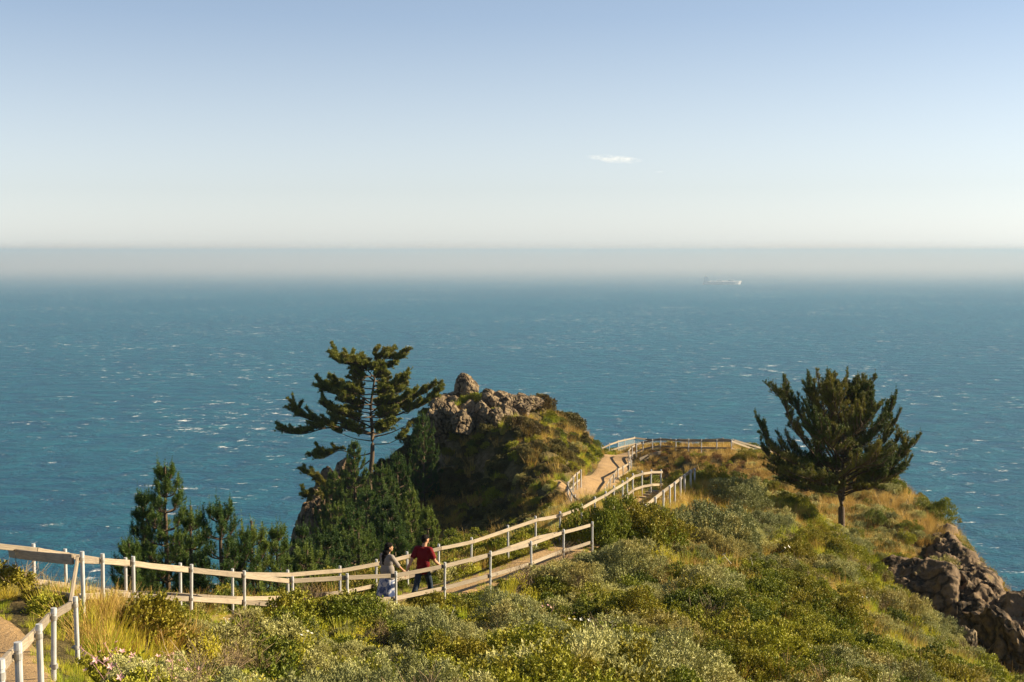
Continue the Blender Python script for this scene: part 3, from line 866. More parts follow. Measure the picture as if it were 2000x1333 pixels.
def limb(parts, tufts, pts, r0, s0=0.3, twig=0.8, step=0.22, up=0.35, dens=1.0, shoot=0.16, nl=0.13, candle=0.0, flat=1.0):
    sp = spline(pts, 6)
    n = len(sp)
    parts.append(tube_path(sp, [r0 * (1 - 0.85 * i / (n - 1)) + 0.006 for i in range(n)], 6))
    seg = np.linalg.norm(np.diff(sp, axis=0), axis=1); cum = np.concatenate([[0], np.cumsum(seg)]); L = cum[-1]
    s = s0 * L; sgn = 1
    while s < L:
        i = min(n - 2, int(np.searchsorted(cum, s)) - 1); i = max(i, 0)
        f = (s - cum[i]) / (seg[i] + 1e-9); p = sp[i] * (1 - f) + sp[i + 1] * f
        tn = norm(sp[i + 1] - sp[i]); side = norm(np.cross(tn, [0, 0, 1.0]))
        sgn = -sgn
        for rep in range(2 if random.random() < dens * 0.6 else 1):
            d = norm(tn * random.uniform(0.3, 0.8) + side * sgn * random.uniform(0.3, 1.0) * flat + np.array([0, 0, up * random.uniform(0.2, 1.6)]))
            tl = twig * (1.0 - 0.5 * s / L) * random.uniform(0.5, 1.15)
            q1 = p + d * tl * 0.5; q2 = q1 + norm(d + np.array([0, 0, up * 0.9])) * tl * 0.5
            parts.append(tube_path([p, q1, q2], [0.014, 0.010, 0.005], 3))
            for k in range(max(2, int(tl / 0.16))):
                u = 0.3 + 0.7 * k / max(1, int(tl / 0.16) - 1) if tl > 0.3 else 0.5 + 0.5 * k
                u = min(u, 1.0)
                c = p + (q1 - p) * min(1, u * 2) if u < 0.5 else q1 + (q2 - q1) * (u * 2 - 1)
                dd = norm(d + np.array([0, 0, up * 1.2]) + rng.normal(size=3) * 0.45)
                tufts.append((*c, *dd, shoot, nl))
            if random.random() < candle:
                tufts.append((*q2, 0.05 * random.uniform(-1, 1), 0.05 * random.uniform(-1, 1), 1, random.uniform(0.18, 0.36), 0.055))
            sgn = -sgn
        s += step * random.uniform(0.7, 1.3) / dens
    tufts.append((*sp[-1], *norm(sp[-1] - sp[-3]), shoot * 1.4, nl))

def limb2(parts, tufts, pts, r0, s0, n_sub, sub_len, twig, upw, flat, shoot, nl, step=0.15, dens=1.0, sub_up=None):
    """a limb that carries smaller limbs, each carrying needled twigs"""
    sp = spline(pts, 6); n = len(sp)
    limb(parts, tufts, pts, r0, max(s0, 0.45), twig, step * 1.3, upw, dens, shoot, nl, 0.35, flat)
    L = np.linalg.norm(np.diff(sp, axis=0), axis=1).sum()
    for k in range(n_sub):
        s = s0 + (0.92 - s0) * (k + random.uniform(0.1, 0.9)) / n_sub
        i = min(n - 2, int(s * (n - 1))); c = sp[i] + (sp[i + 1] - sp[i]) * (s * (n - 1) - i)
        tn = norm(sp[i + 1] - sp[i]); side = norm(np.cross(tn, [0, 0, 1.0])) * (1 if k % 2 else -1)
        d = norm(tn * random.uniform(0.5, 1.0) + side * random.uniform(0.3, 1.1) * flat + np.array([0, 0, (upw if sub_up is None else sub_up) * random.uniform(-0.5, 1.0)]))
        l2 = sub_len * random.uniform(0.55, 1.15) * (1.15 - 0.55 * s) * min(1.0, L / 3.0)
        e1 = c + d * l2 * 0.5; e2 = e1 + norm(d + rng.normal(size=3) * 0.25 + np.array([0, 0, upw if sub_up is None else sub_up])) * l2 * 0.55
        limb(parts, tufts, [c, e1, e2], r0 * 0.35, 0.25, twig * 0.8, step, upw, dens, shoot, nl, 0.28, 1.0)

def build_tree(name, base, parts, tufts, label, mat='pine', group=None, n=34, w=0.009):
    root = empty(name, Vector(base), label, "pine tree", group)
    b = Vector(base)
    V, Fc = merge(parts)
    V = [Vector(v) - b for v in V]
    link("trunk", mesh_py("trunk", (V, Fc)), M['bark'], root, smooth=True)
    nv, nf = needles(tufts, n, w)
    link("crown", mesh_np("crown", nv - np.array(base), nf), M[mat], root)
    return root

def P3(px, py, Y): return at(px, py, Y)

# the big wind-shaped pine left of the headland
Y0 = 100.0
tb = P3(722, 1010, Y0); tb[2] = min(tb[2], hz(tb[0], tb[1]))
parts = []; tufts = []
tr = [tb, P3(722, 950, Y0), P3(727, 890, Y0), P3(727, 840, Y0), P3(724, 800, Y0), P3(728, 765, Y0), P3(733, 730, Y0), P3(735, 700, Y0)]
sp = spline(tr, 5); parts.append(tube_path(sp, [0.21 * (1 - 0.88 * i / (len(sp) - 1)) for i in range(len(sp))], 10))
L1 = [  # (points, radius, start of foliage, twig)
 ([(727,850,Y0),(690,838,Y0-0.6),(640,836,Y0-0.5),(590,848,Y0),(540,842,Y0)],0.10,0.42,0.95),
 ([(727,848,Y0),(680,830,Y0+0.8),(630,826,Y0+1.2),(585,812,Y0+1),(580,800,Y0+1)],0.09,0.35,0.95),
 ([(726,835,Y0),(690,818,Y0),(655,808,Y0-0.3),(638,795,Y0-0.4)],0.07,0.3,0.9),
 ([(727,795,Y0),(700,780,Y0),(665,772,Y0),(640,764,Y0),(624,750,Y0)],0.08,0.22,0.85),
 ([(727,790,Y0),(700,772,Y0+1),(672,762,Y0+1.6),(655,748,Y0+1.6)],0.06,0.25,0.8),
 ([(732,745,Y0),(712,730,Y0),(690,715,Y0),(668,708,Y0),(655,694,Y0)],0.07,0.2,0.75),
 ([(732,740,Y0),(716,722,Y0-1),(700,712,Y0-1.3),(682,706,Y0-1.4)],0.05,0.2,0.7),
 ([(735,705,Y0),(733,694,Y0),(738,682,Y0)],0.04,0.1,0.45),
 ([(735,710,Y0),(752,702,Y0),(772,700,Y0),(792,690,Y0)],0.05,0.1,0.6),
 ([(735,706,Y0),(748,694,Y0),(762,688,Y0)],0.03,0.2,0.5),
 ([(733,725,Y0),(755,718,Y0+0.5),(770,712,Y0+0.6)],0.04,0.2,0.6),
 ([(730,755,Y0),(755,748,Y0),(778,744,Y0),(802,722,Y0)],0.07,2.0,0.3),
 ([(729,768,Y0),(750,762,Y0-0.5),(775,752,Y0-0.6),(788,742,Y0-0.6)],0.05,0.15,0.75),
 ([(728,780,Y0),(750,772,Y0+1),(772,765,Y0+1.6),(785,758,Y0+1.8)],0.05,0.15,0.85),
 ([(726,830,Y0),(765,815,Y0),(805,800,Y0),(838,785,Y0),(866,756,Y0)],0.09,0.35,0.9),
 ([(726,815,Y0),(755,800,Y0+0.8),(785,790,Y0+1.2),(815,776,Y0+1.2),(850,755,Y0+1)],0.08,0.3,0.85),
 ([(726,805,Y0),(750,792,Y0-1),(780,785,Y0-1.4),(800,775,Y0-1.6)],0.06,0.25,0.8),
 ([(727,855,Y0),(765,845,Y0),(800,828,Y0)],0.06,1.5,0.5),
 ([(728,868,Y0),(760,866,Y0),(790,850,Y0)],0.05,0.75,0.4),
 ([(727,862,Y0),(690,856,Y0),(655,842,Y0)],0.05,0.9,0.3),
 ([(727,885,Y0),(700,890,Y0),(665,880,Y0),(640,890,Y0),(624,884,Y0)],0.06,0.55,0.6),
 ([(722,900,Y0),(690,925,Y0),(660,945,Y0),(640,950,Y0),(612,930,Y0),(590,925,Y0)],0.06,0.45,0.6),
 ([(722,925,Y0),(690,950,Y0),(655,965,Y0),(625,975,Y0),(588,968,Y0)],0.07,0.6,0.7),
]
for pts, r, s0, tw in L1:
    if s0 > 1: limb(parts, tufts, [P3(*p) for p in pts], r, s0, tw, 0.2)
    else: limb2(parts, tufts, [P3(*p) for p in pts], r * 0.8, s0 * 0.9, 16 if len(pts) > 3 else 9, 1.75, 0.40 if tw > 0.6 else 0.28, 0.95, 0.95, 0.12, 0.15, 0.12, 1.25, 0.28)
for (py, ln, z) in ((835, 2.6, -1), (800, 2.4, 1), (770, 2.2, -1), (790, 2.5, -1), (745, 1.8, 1), (722, 1.4, -1), (850, 2.5, 1), (760, 2.0, 1), (815, 2.9, -1), (825, 2.9, 1), (780, 2.4, 1), (735, 1.5, -1), (710, 1.1, 1), (845, 2.2, -1), (808, 2.6, 1)):
    c = P3(727, py, Y0)
    for sx in (-0.8, 0.5):
        e = c + np.array([sx * ln, z * ln * 0.8, 0.35 * ln * 0.4]); m_ = (c + e) / 2 + np.array([0, 0, -0.1])
        limb2(parts, tufts, [c, m_, e + np.array([0, 0, 0.3])], 0.05, 0.35, 9, 1.4, 0.32, 1.0, 0.9, 0.10, 0.14, 0.13, 1.1, 0.22)
build_tree("pine_tree", tb, parts, tufts, "large wind shaped pine with flat spreading limbs left of the rock headland", n=34, w=0.0125)

# the pine on the right slope
Y1 = 66.0
tb = P3(1645, 1015, Y1); tb[2] = hz(tb[0], tb[1]) - 0.2
parts = []; tufts = []
tr = [tb, P3(1644, 975, Y1), P3(1647, 930, Y1), P3(1648, 880, Y1), P3(1650, 830, Y1), P3(1653, 780, Y1), P3(1654, 738, Y1)]
sp = spline(tr, 5); parts.append(tube_path(sp, [0.17 * (1 - 0.9 * i / (len(sp) - 1)) for i in range(len(sp))], 10))
sp = spline([P3(1644, 985, Y1), P3(1636, 950, Y1 - .1), P3(1633, 900, Y1), P3(1630, 850, Y1), P3(1628, 800, Y1)], 5); parts.append(tube_path(sp, [0.09 * (1 - 0.8 * i / (len(sp) - 1)) for i in range(len(sp))], 8))
L2 = [
 [(1644,972,Y1),(1600,925,Y1),(1550,890,Y1),(1505,870,Y1),(1480,822,Y1)], [(1644,968,Y1),(1610,940,Y1+1),(1560,925,Y1+1.5),(1515,905,Y1+1.5),(1490,880,Y1+1.5)],
 [(1645,955,Y1),(1600,900,Y1-1),(1560,850,Y1-1),(1535,800,Y1-1),(1535,760,Y1-1)], [(1646,945,Y1),(1600,880,Y1),(1570,820,Y1),(1545,790,Y1),(1520,775,Y1)],
 [(1646,930,Y1),(1610,870,Y1+1),(1590,810,Y1+1),(1585,755,Y1+1)], [(1634,900,Y1),(1605,850,Y1),(1590,800,Y1),(1580,768,Y1)],
 [(1633,880,Y1),(1615,830,Y1-0.8),(1608,790,Y1-1),(1606,765,Y1-1)], [(1630,840,Y1),(1622,800,Y1),(1620,770,Y1),(1622,752,Y1)],
 [(1651,830,Y1),(1665,800,Y1),(1682,775,Y1),(1697,755,Y1)], [(1650,860,Y1),(1675,830,Y1),(1695,800,Y1),(1700,770,Y1)],
 [(1648,900,Y1),(1690,865,Y1),(1720,835,Y1),(1738,800,Y1)], [(1648,915,Y1),(1690,890,Y1+1),(1720,870,Y1+1),(1745,830,Y1+1)],
 [(1647,945,Y1),(1700,915,Y1),(1745,905,Y1),(1783,865,Y1)], [(1646,960,Y1),(1700,940,Y1),(1735,920,Y1),(1765,885,Y1)],
 [(1646,965,Y1),(1690,950,Y1-1),(1715,935,Y1-1.2),(1730,925,Y1-1.2)], [(1652,800,Y1),(1662,775,Y1),(1672,750,Y1)],
 [(1652,810,Y1),(1640,785,Y1),(1635,760,Y1)], [(1645,960,Y1),(1620,950,Y1-1.5),(1590,940,Y1-2.5),(1560,930,Y1-3)],
 [(1646,950,Y1),(1610,935,Y1+2),(1570,945,Y1+3),(1545,935,Y1+3.5)], [(1649,880,Y1),(1665,850,Y1-1.5),(1680,835,Y1-2),(1690,815,Y1-2.2)],
 [(1648,905,Y1),(1630,880,Y1-1.8),(1610,860,Y1-2.6),(1600,840,Y1-2.8)], [(1648,905,Y1),(1660,885,Y1+1.8),(1670,860,Y1+2.6),(1675,840,Y1+2.8)],
 [(1649,890,Y1),(1640,860,Y1+1.8),(1620,845,Y1+2.6),(1605,820,Y1+2.8)], [(1648,930,Y1),(1670,915,Y1-2),(1700,905,Y1-2.6),(1715,890,Y1-2.8)],
 [(1650,850,Y1),(1640,820,Y1-1.2),(1632,795,Y1-1.6),(1630,775,Y1-1.6)], [(1650,840,Y1),(1670,810,Y1+1.2),(1680,790,Y1+1.4),(1686,770,Y1+1.4)],
]
for pts in L2:
    limb2(parts, tufts, [P3(*p) for p in pts], 0.045, 0.18, 16, 1.65, 0.32, 1.1, 1.0, 0.10, 0.10, 0.13, 1.15, 0.5)
rt = random.Random(4)
for i in range(50):
    f = rt.uniform(0.10, 0.93); c = mid(P3(1645, 985, Y1), P3(1653, 745, Y1), f)
    a = rt.uniform(0, 6.28); Ln = (3.0 - 2.5 * f) * rt.uniform(0.6, 1.0)
    o = np.array([math.cos(a) * (1.15 if math.cos(a) < 0 else 0.85), math.sin(a), 0])
    limb2(parts, tufts, [c, c + o * Ln * 0.5 + np.array([0, 0, Ln * 0.12]), c + o * Ln * 0.95 + np.array([0, 0, Ln * 0.42])], 0.030, 0.3, 7, 1.1, 0.32, 1.1, 1.0, 0.10, 0.10, 0.13, 1.1, 0.55)
for pts in ([(1645,962,Y1),(1610,948,Y1-.6),(1565,942,Y1-1),(1525,925,Y1-1)], [(1645,955,Y1),(1600,932,Y1+.5),(1550,925,Y1+.6),(1510,905,Y1+.6)], [(1646,955,Y1),(1690,945,Y1+.8),(1730,940,Y1+1),(1758,922,Y1+1)], [(1646,945,Y1),(1680,925,Y1-1),(1715,915,Y1-1.4),(1745,890,Y1-1.4)], [(1646,970,Y1),(1675,958,Y1-1.2),(1700,955,Y1-1.8)], [(1645,968,Y1),(1620,962,Y1-1.5),(1595,962,Y1-2.4)], [(1645,950,Y1),(1590,935,Y1),(1540,940,Y1),(1500,915,Y1)], [(1646,940,Y1),(1600,910,Y1-1),(1550,905,Y1-1.5),(1505,880,Y1-1.5)], [(1646,935,Y1),(1700,905,Y1+.5),(1740,880,Y1+.5),(1755,850,Y1+.5)], [(1647,950,Y1),(1710,932,Y1-.5),(1750,925,Y1-.8),(1775,900,Y1-.8)], [(1647,960,Y1),(1685,950,Y1+1.5),(1715,955,Y1+2)], [(1645,955,Y1),(1605,955,Y1+1.5),(1570,960,Y1+2)]):
    limb2(parts, tufts, [P3(*p) for p in pts], 0.035, 0.3, 9, 1.1, 0.30, 0.9, 1.0, 0.10, 0.10, 0.13, 1.1, 0.25)
limb(parts, tufts, [P3(1652, 800, Y1), P3(1654, 770, Y1), P3(1655, 728, Y1)], 0.03, 0.1, 0.4, 0.12, 1.0, 1.2, 0.13, 0.09, 0.1)
build_tree("pine_tree", tb, parts, tufts, "bushy dark pine standing alone on the right slope", n=30, w=0.0078)

# young pines
def young(px, py, Y, spread=1.0, seed=1, bare=0.08, lab="", double=False, lean=0.0, mat='pineyoung', dens=1.0):
    random.seed(seed)
    top = P3(px, py, Y); g = hz(top[0], top[1])
    H = max(2.5, min(11.0, top[2] - g)); base = top - np.array([0, 0, H])
    base[0] -= lean
    parts = []; tufts = []
    sp = spline([base, base + (top - base) * 0.4 + np.array([0.05, 0.03, 0]), base + (top - base) * 0.75, top], 5)
    parts.append(tube_path(sp, [0.03 + 0.014 * H * (1 - i / (len(sp) - 1)) for i in range(len(sp))], 7))
    vis = min(H, 6.5)
    h = max(bare * H, H - vis)
    while h < H - 0.25:
        f = h / H; c = base + (top - base) * f
        nb = 5
        a0 = random.uniform(0, 6.28)
        for k in range(nb):
            a = a0 + k * 2 * math.pi / nb + random.uniform(-0.3, 0.3)
            rel = (H - h)
            L = min(2.2, 0.25 + 0.50 * rel ** 0.85) * spread * random.uniform(0.7, 1.15)
            o = np.array([math.cos(a), math.sin(a), 0])
            e = c + o * L * 0.75 + np.array([0, 0, L * random.uniform(0.45, 0.8)])
            m_ = c + o * L * 0.5 + np.array([0, 0, L * 0.18])
            limb2(parts, tufts, [c, m_, e], 0.022, 0.2, 3 if L < 1.0 else 5, 0.8, 0.32, 0.9, 1.0, 0.14, 0.10, 0.15, 1.1)
            fl = random.uniform(0.35, 0.85) * min(1.0, 0.5 + rel / 4)
            for q in range(5):
                tufts.append((*(e + np.array([0.02, 0, fl * (q / 5.0 - 0.25)])), *norm(np.array([random.uniform(-.2, .2), random.uniform(-.2, .2), 1])), 0.2, 0.09))
            if random.random() < 0.7: tufts.append((*(e + np.array([0, 0, fl * 0.75])), 0, 0, 1, random.uniform(0.2, 0.4), 0.035))
        h += random.uniform(0.45, 0.65)
    for k in range(6):
        tufts.append((*(top - np.array([0, 0, 0.22 * k])), random.uniform(-.2, .2), random.uniform(-.2, .2), 1, 0.25, 0.045 + 0.012 * k))
    for k in range(4):
        a = k * 1.6; e = top + np.array([math.cos(a) * 0.14, math.sin(a) * 0.14, -0.75])
        for q in range(4): tufts.append((*(e + np.array([0, 0, 0.14 * q])), 0.1, 0, 1, 0.2, 0.05))
    build_tree("young_pine", base, parts, tufts, lab, mat, "young pines below the fence and round the headland", n=30, w=0.0075 if Y < 60 else 0.010)
YP = [
 (322,912,46,0.75,"tallest young pine with a spiky leader beyond the left fence",0.0),
 (278,968,46.6,0.5,"slim young pine spire just left of the tallest one",0.0),
 (372,988,44.5,0.6,"thin young pine between the tallest one and the broad sunlit one",0.0),
 (430,985,43,0.95,"broad sunlit young pine full of upright shoots, beyond the fence",0.0),
 (491,1018,44.5,0.7,"young pine right of the broad sunlit one",0.0),
 (541,1038,47,0.6,"small young pine standing alone before the sea right of the left group",0.0),
 (252,1062,42,0.7,"low dark young pine at the left end of the group by the fence",0.0),
 (590,1038,57,0.7,"young pine at the foot of the grey rock face",0.0),
 (640,1058,52,1.2,"low rounded young pine just beyond the fence bend",0.0),
 (700,1040,56,1.2,"young pine behind the woman's head to the left",0.0),
 (600,1075,50,1.1,"lowest young pine, under the grey rock face by the fence",0.0),
 (835,1003,66,0.7,"young pine whose pale shoots rise behind the man's head",0.0),
 (770,1030,62,1.0,"young pine between and behind the walking couple",0.0),
 (800,955,76,0.7,"slim young pine against the dark flank of the headland",0.0),
 (745,905,90,0.9,"young pine in front of the big pine's trunk",0.0),
 (692,868,95,0.8,"young pine with tall shoots hiding the big pine's foot",0.0),
 (776,892,92,1.0,"young pine right of the big pine's lower trunk",0.0),
 (650,930,96,1.0,"young pine at the left below the big pine",0.0),
 (716,965,82,1.2,"middle young pine in the mass below the big pine",0.0),
 (660,990,80,1.1,"young pine on the left rim above the grey rock face",0.0),
 (826,808,104,0.85,"bright young pine growing against the shaded rocks",0.0),
 (690,1000,72,1.2,"nearer young pine in the mass behind the woman",0.0),
 (757,985,74,1.0,"young pine above and between the couple",0.0),
]
for i, (px, py, Y, spd, lab, le) in enumerate(YP):
    young(px, py, Y, spd, 100 + i, 0.05, lab)
random.seed(99)

# ------------------------------------------------------------------ scrub and grass
def leaves_mesh(name, P, D, L, W):
    """one narrow diamond leaf per row: base P, direction D, length L, width W"""
    side = norm(np.cross(D, rng.normal(size=D.shape)))
    L = L[:, None]; W = W[:, None]
    V = np.stack([P, P + D * L * 0.45 + side * W, P + D * L, P + D * L * 0.45 - side * W], 1).reshape(-1, 3)
    return V, np.arange(len(V)).reshape(-1, 4)

def scrub_mesh(name, mat, n_spr, per, L, W, R=0.5, H=0.42, upness=0.6, spr=0.16, lump=0.3, n_lump=None):
    """a mound made of many rounded sprays with gaps between them"""
    n_lump = n_lump or int(16 + 26 * R)
    k = np.arange(n_lump) + 0.5
    uz = 1 - k / n_lump * 0.98; an = k * 2.39996 + rng.uniform(0, 6.28)
    c = np.stack([np.cos(an) * np.sqrt(1 - uz ** 2), np.sin(an) * np.sqrt(1 - uz ** 2), uz], 1)
    c = norm(c + rng.normal(size=c.shape) * 0.16); c[:, 2] = np.abs(c[:, 2])
    lr = rng.uniform(0.17, 0.36, n_lump) * (0.65 + 0.35 * R)
    cs = rng.uniform(0.55, 0.92, n_lump) + lump * 0.3 * rng.normal(size=n_lump)
    C = c * np.array([R, R, H]) * cs[:, None]
    w = lr ** 2; li = rng.choice(n_lump, n_spr, p=w / w.sum())
    u = norm(rng.normal(size=(n_spr, 3)) + c[li] * 0.8 + np.array([0, 0, 0.5]))
    P = C[li] + u * (lr[li] * rng.uniform(0.45, 1.0, n_spr) ** 0.5 * 0.85)[:, None]
    P[:, 2] = np.maximum(P[:, 2], 0.0)
    A = norm(u * (1 - upness) + c[li] * 0.3 + np.array([0, 0, upness]) + rng.normal(size=u.shape) * 0.2)
    t = rng.random((n_spr, per))
    PP = (P[:, None] + A[:, None] * (t[..., None] - 0.4) * spr * 0.8).reshape(-1, 3)
    AA = np.repeat(A, per, 0)
    D = norm(AA * 0.7 + norm(rng.normal(size=AA.shape)) * 0.7)
    n = len(PP)
    V, Fc = leaves_mesh(name, PP, D, L * rng.uniform(0.7, 1.3, n), W * rng.uniform(0.7, 1.3, n))
    me = mesh_np(name, V, Fc); me.materials.append(M[mat])
    return me

def grass_mesh(name, mat, n, H, spread=0.16, w=0.006, lean=0.35, heads=False):
    a = rng.uniform(0, 6.28, n); rr = spread * np.sqrt(rng.random(n))
    P = np.stack([rr * np.cos(a), rr * np.sin(a), -0.03 * np.ones(n)], 1)
    o = norm(np.stack([np.cos(a) + rng.normal(size=n) * 0.6, np.sin(a) + rng.normal(size=n) * 0.6, np.zeros(n)], 1))
    h = H * rng.uniform(0.5, 1.15, n)[:, None]; ln = lean * rng.uniform(0.2, 1.2, n)[:, None]
    m1 = P + np.array([0, 0, 1.0]) * h * 0.55 + o * h * ln * 0.35
    tp = P + np.array([0, 0, 1.0]) * h + o * h * ln
    sd = norm(np.cross(o, [0, 0, 1.0])) * w
    sd2 = norm(sd + rng.normal(size=sd.shape) * w) * w
    V = np.stack([P - sd2, P + sd2, m1 + sd2 * 0.8, m1 - sd2 * 0.8, tp + sd2 * 0.25, tp - sd2 * 0.25], 1).reshape(-1, 3)
    k = np.arange(n)[:, None] * 6
    Fc = np.concatenate([k + np.array([[0, 1, 2, 3]]), k + np.array([[3, 2, 4, 5]])])
    me = mesh_np(name, V, Fc); me.materials.append(M[mat])
    return me

def twig_mesh(name, n=60, R=0.45, H=0.4, mat='twig'):
    parts = []
    for i in range(n):
        a = random.uniform(0, 6.28); p = np.array([random.uniform(-.1, .1), random.uniform(-.1, .1), -0.02])
        d = norm(np.array([math.cos(a) * random.uniform(.3, 1), math.sin(a) * random.uniform(.3, 1), random.uniform(.5, 1.2)]))
        pts = [p]; L = random.uniform(0.5, 1.0) * (R + H) * 0.28
        for k in range(4):
            d = norm(d + rng.normal(size=3) * 0.35); pts.append(pts[-1] + d * L)
        parts.append(tube_path(pts, [0.007, 0.006, 0.005, 0.004, 0.002], 3))
        for k in (2, 3):
            e = norm(d + rng.normal(size=3) * 0.7); parts.append(tube_path([pts[k], pts[k] + e * L, pts[k] + e * L * 1.7 + rng.normal(size=3) * 0.03], [0.004, 0.003, 0.0015], 3))
    me = mesh_py(name, merge(parts)); me.materials.append(M[mat]); return me

def scatter(name, me, P, rot, scl, label):
    src = bpy.data.objects.new(name + "_plant", me)          # never linked to the scene: only its shape is used
    pm = bpy.data.meshes.new(name)
    pm.vertices.add(len(P)); pm.vertices.foreach_set("co", np.asarray(P, np.float32).ravel())
    at_r = pm.attributes.new("turn", 'FLOAT_VECTOR', 'POINT'); at_r.data.foreach_set("vector", np.asarray(rot, np.float32).ravel())
    at_s = pm.attributes.new("size", 'FLOAT_VECTOR', 'POINT'); at_s.data.foreach_set("vector", np.asarray(scl, np.float32).ravel())
    o = bpy.data.objects.new(name, pm); scene.collection.objects.link(o)
    ng = bpy.data.node_groups.new(name, 'GeometryNodeTree')
    ng.interface.new_socket("Geometry", in_out='INPUT', socket_type='NodeSocketGeometry')
    ng.interface.new_socket("Geometry", in_out='OUTPUT', socket_type='NodeSocketGeometry')
    gi = ng.nodes.new("NodeGroupInput"); go = ng.nodes.new("NodeGroupOutput")
    ip = ng.nodes.new("GeometryNodeInstanceOnPoints"); oi = ng.nodes.new("GeometryNodeObjectInfo")
    oi.inputs['Object'].default_value = src; oi.inputs['As Instance'].default_value = True
    na = ng.nodes.new("GeometryNodeInputNamedAttribute"); na.data_type = 'FLOAT_VECTOR'; na.inputs[0].default_value = "turn"
    nb = ng.nodes.new("GeometryNodeInputNamedAttribute"); nb.data_type = 'FLOAT_VECTOR'; nb.inputs[0].default_value = "size"
    ng.links.new(gi.outputs[0], ip.inputs['Points']); ng.links.new(oi.outputs['Geometry'], ip.inputs['Instance'])
    ng.links.new(na.outputs['Attribute'], ip.inputs['Rotation']); ng.links.new(nb.outputs['Attribute'], ip.inputs['Scale'])
    ng.links.new(ip.outputs[0], go.inputs[0])
    md = o.modifiers.new("plants", 'NODES'); md.node_group = ng
    tag(o, label, kind="stuff")
    return o

KINDS_ = {
 'sage': [scrub_mesh("sage", 'sage', 1700, 18, 0.048, 0.0068, 0.95, 0.86, 0.5, 0.18, 0.30) for _ in range(3)],
 'sagelow': [scrub_mesh("sage", 'sage', 380, 16, 0.055, 0.0085, 0.45, 0.36, 0.5, 0.16, 0.35) for _ in range(2)],
 'brushlow': [scrub_mesh("brush", 'brush', 380, 14, 0.042, 0.014, 0.45, 0.34, 0.35, 0.15, 0.35) for _ in range(2)],
 'brush': [scrub_mesh("brush", 'brush', 1500, 16, 0.038, 0.0125, 0.95, 0.84, 0.35, 0.16, 0.30) for _ in range(3)],
 'moss': [scrub_mesh("moss", 'moss', 900, 15, 0.065, 0.017, 0.95, 0.6, 0.4, 0.16, 0.25) for _ in range(2)],
 'rust': [scrub_mesh("rust", 'rust', 240, 12, 0.055, 0.009, 0.5, 0.36, 0.6) for _ in range(1)],
 'grassg': [grass_mesh("grass", 'grassg', 90, 0.42, 0.2) for _ in range(2)],
 'grassy': [grass_mesh("dry_grass", 'grassy', 90, 0.52, 0.2, 0.005, 0.5) for _ in range(2)],
 'twig': [twig_mesh("twigs") for _ in range(2)],
 'bloom': [scrub_mesh("bloom", 'bloom', 60, 8, 0.05, 0.006, 0.25, 0.5, 0.9)],
}
LABELS_ = {
 'sage': ("sage_scrub", "pale grey green sage scrub on the hillside"),
 'sagelow': ("low_sage", "small grey green sage plants between the larger mounds"),
 'brushlow': ("low_green_scrub", "small dark green leafy plants between the larger mounds"),
 'brush': ("green_scrub", "dark green small leaved scrub covering the slope"),
 'moss': ("low_scrub", "olive wind clipped scrub on the headland"),
 'rust': ("rusty_scrub", "rust brown dry scrub on the lookout mound"),
 'grassg': ("green_grass", "yellow green grass between the shrubs"),
 'grassy': ("dry_grass", "golden dry grass on the slopes"),
 'twig': ("dead_twigs", "bare grey brown twigs among the scrub"),
 'bloom': ("yellow_flowers", "upright yellow green flowering stems in the scrub"),
}
acc = {k: [[] for _ in v] for k, v in KINDS_.items()}

def trail_dist(x, y):
    d = np.full(len(x), 1e9)
    for pl, hw in TRAILS:
        dd, _ = poly_dist(x, y, pl); d = np.minimum(d, dd - hw)
    return d

def cand(x0, x1, y0, y1, sp):
    xs = np.arange(x0, x1, sp); ys = np.arange(y0, y1, sp)
    X, Y = np.meshgrid(xs, ys); X = X.ravel() + rng.uniform(-.5, .5, X.size) * sp; Y = Y.ravel() + rng.uniform(-.5, .5, Y.size) * sp
    px = 1000 + X / Y * F_PX
    m = (px > -160) & (px < 2160)
    X, Y = X[m], Y[m]
    Z = hz(X, Y)
    e = 0.25
    sl = np.hypot((hz(X + e, Y) - hz(X - e, Y)), (hz(X, Y + e) - hz(X, Y - e))) / (2 * e)
    m = (Z > -34) & ~((X < -10) & (Y > 45) & (Z < -26))
    # seen from anywhere near the viewpoint: the far fall-offs are left bare
    return X[m], Y[m], Z[m], sl[m]

def put(kind, X, Y, Z, smin, smax, tilt=0.15, zs=(0.8, 1.2), sink=0.03):
    n = len(X)
    if n == 0: return
    v = rng.integers(0, len(acc[kind]), n)
    sc = rng.uniform(smin, smax, n) if np.isscalar(smin) else smin
    R = np.stack([rng.normal(size=n) * tilt, rng.normal(size=n) * tilt, rng.uniform(0, 6.28, n)], 1)
    S = np.stack([sc, sc, sc * rng.uniform(*zs, n)], 1)
    P = np.stack([X, Y, Z - sink], 1)
    for k in range(len(acc[kind])):
        m = v == k
        acc[kind][k].append((P[m], R[m], S[m]))

def blob(x, y, px, py, D, r):
    c = at(px, py, D); return np.hypot(x - c[0], y - c[1]) < r

# region tests in world coordinates
def region(X, Y):
    head = (Y > 76) & (X < 2.2 + (Y - 76) * 0.10)
    mound = (Y > 80) & (X > 9.0) & (X < 19) 
    cliff = (X > 16 + 0 * Y) & (Y > 56) & ((X > 20) | (Y > 70))
    side = np.zeros(len(X), bool)
    fx = np.interp(Y, [p[1] for p in runs['far']], [p[0] for p in runs['far']])
    side = (Y < 76) & (X < fx)
    return head, mound, cliff, side

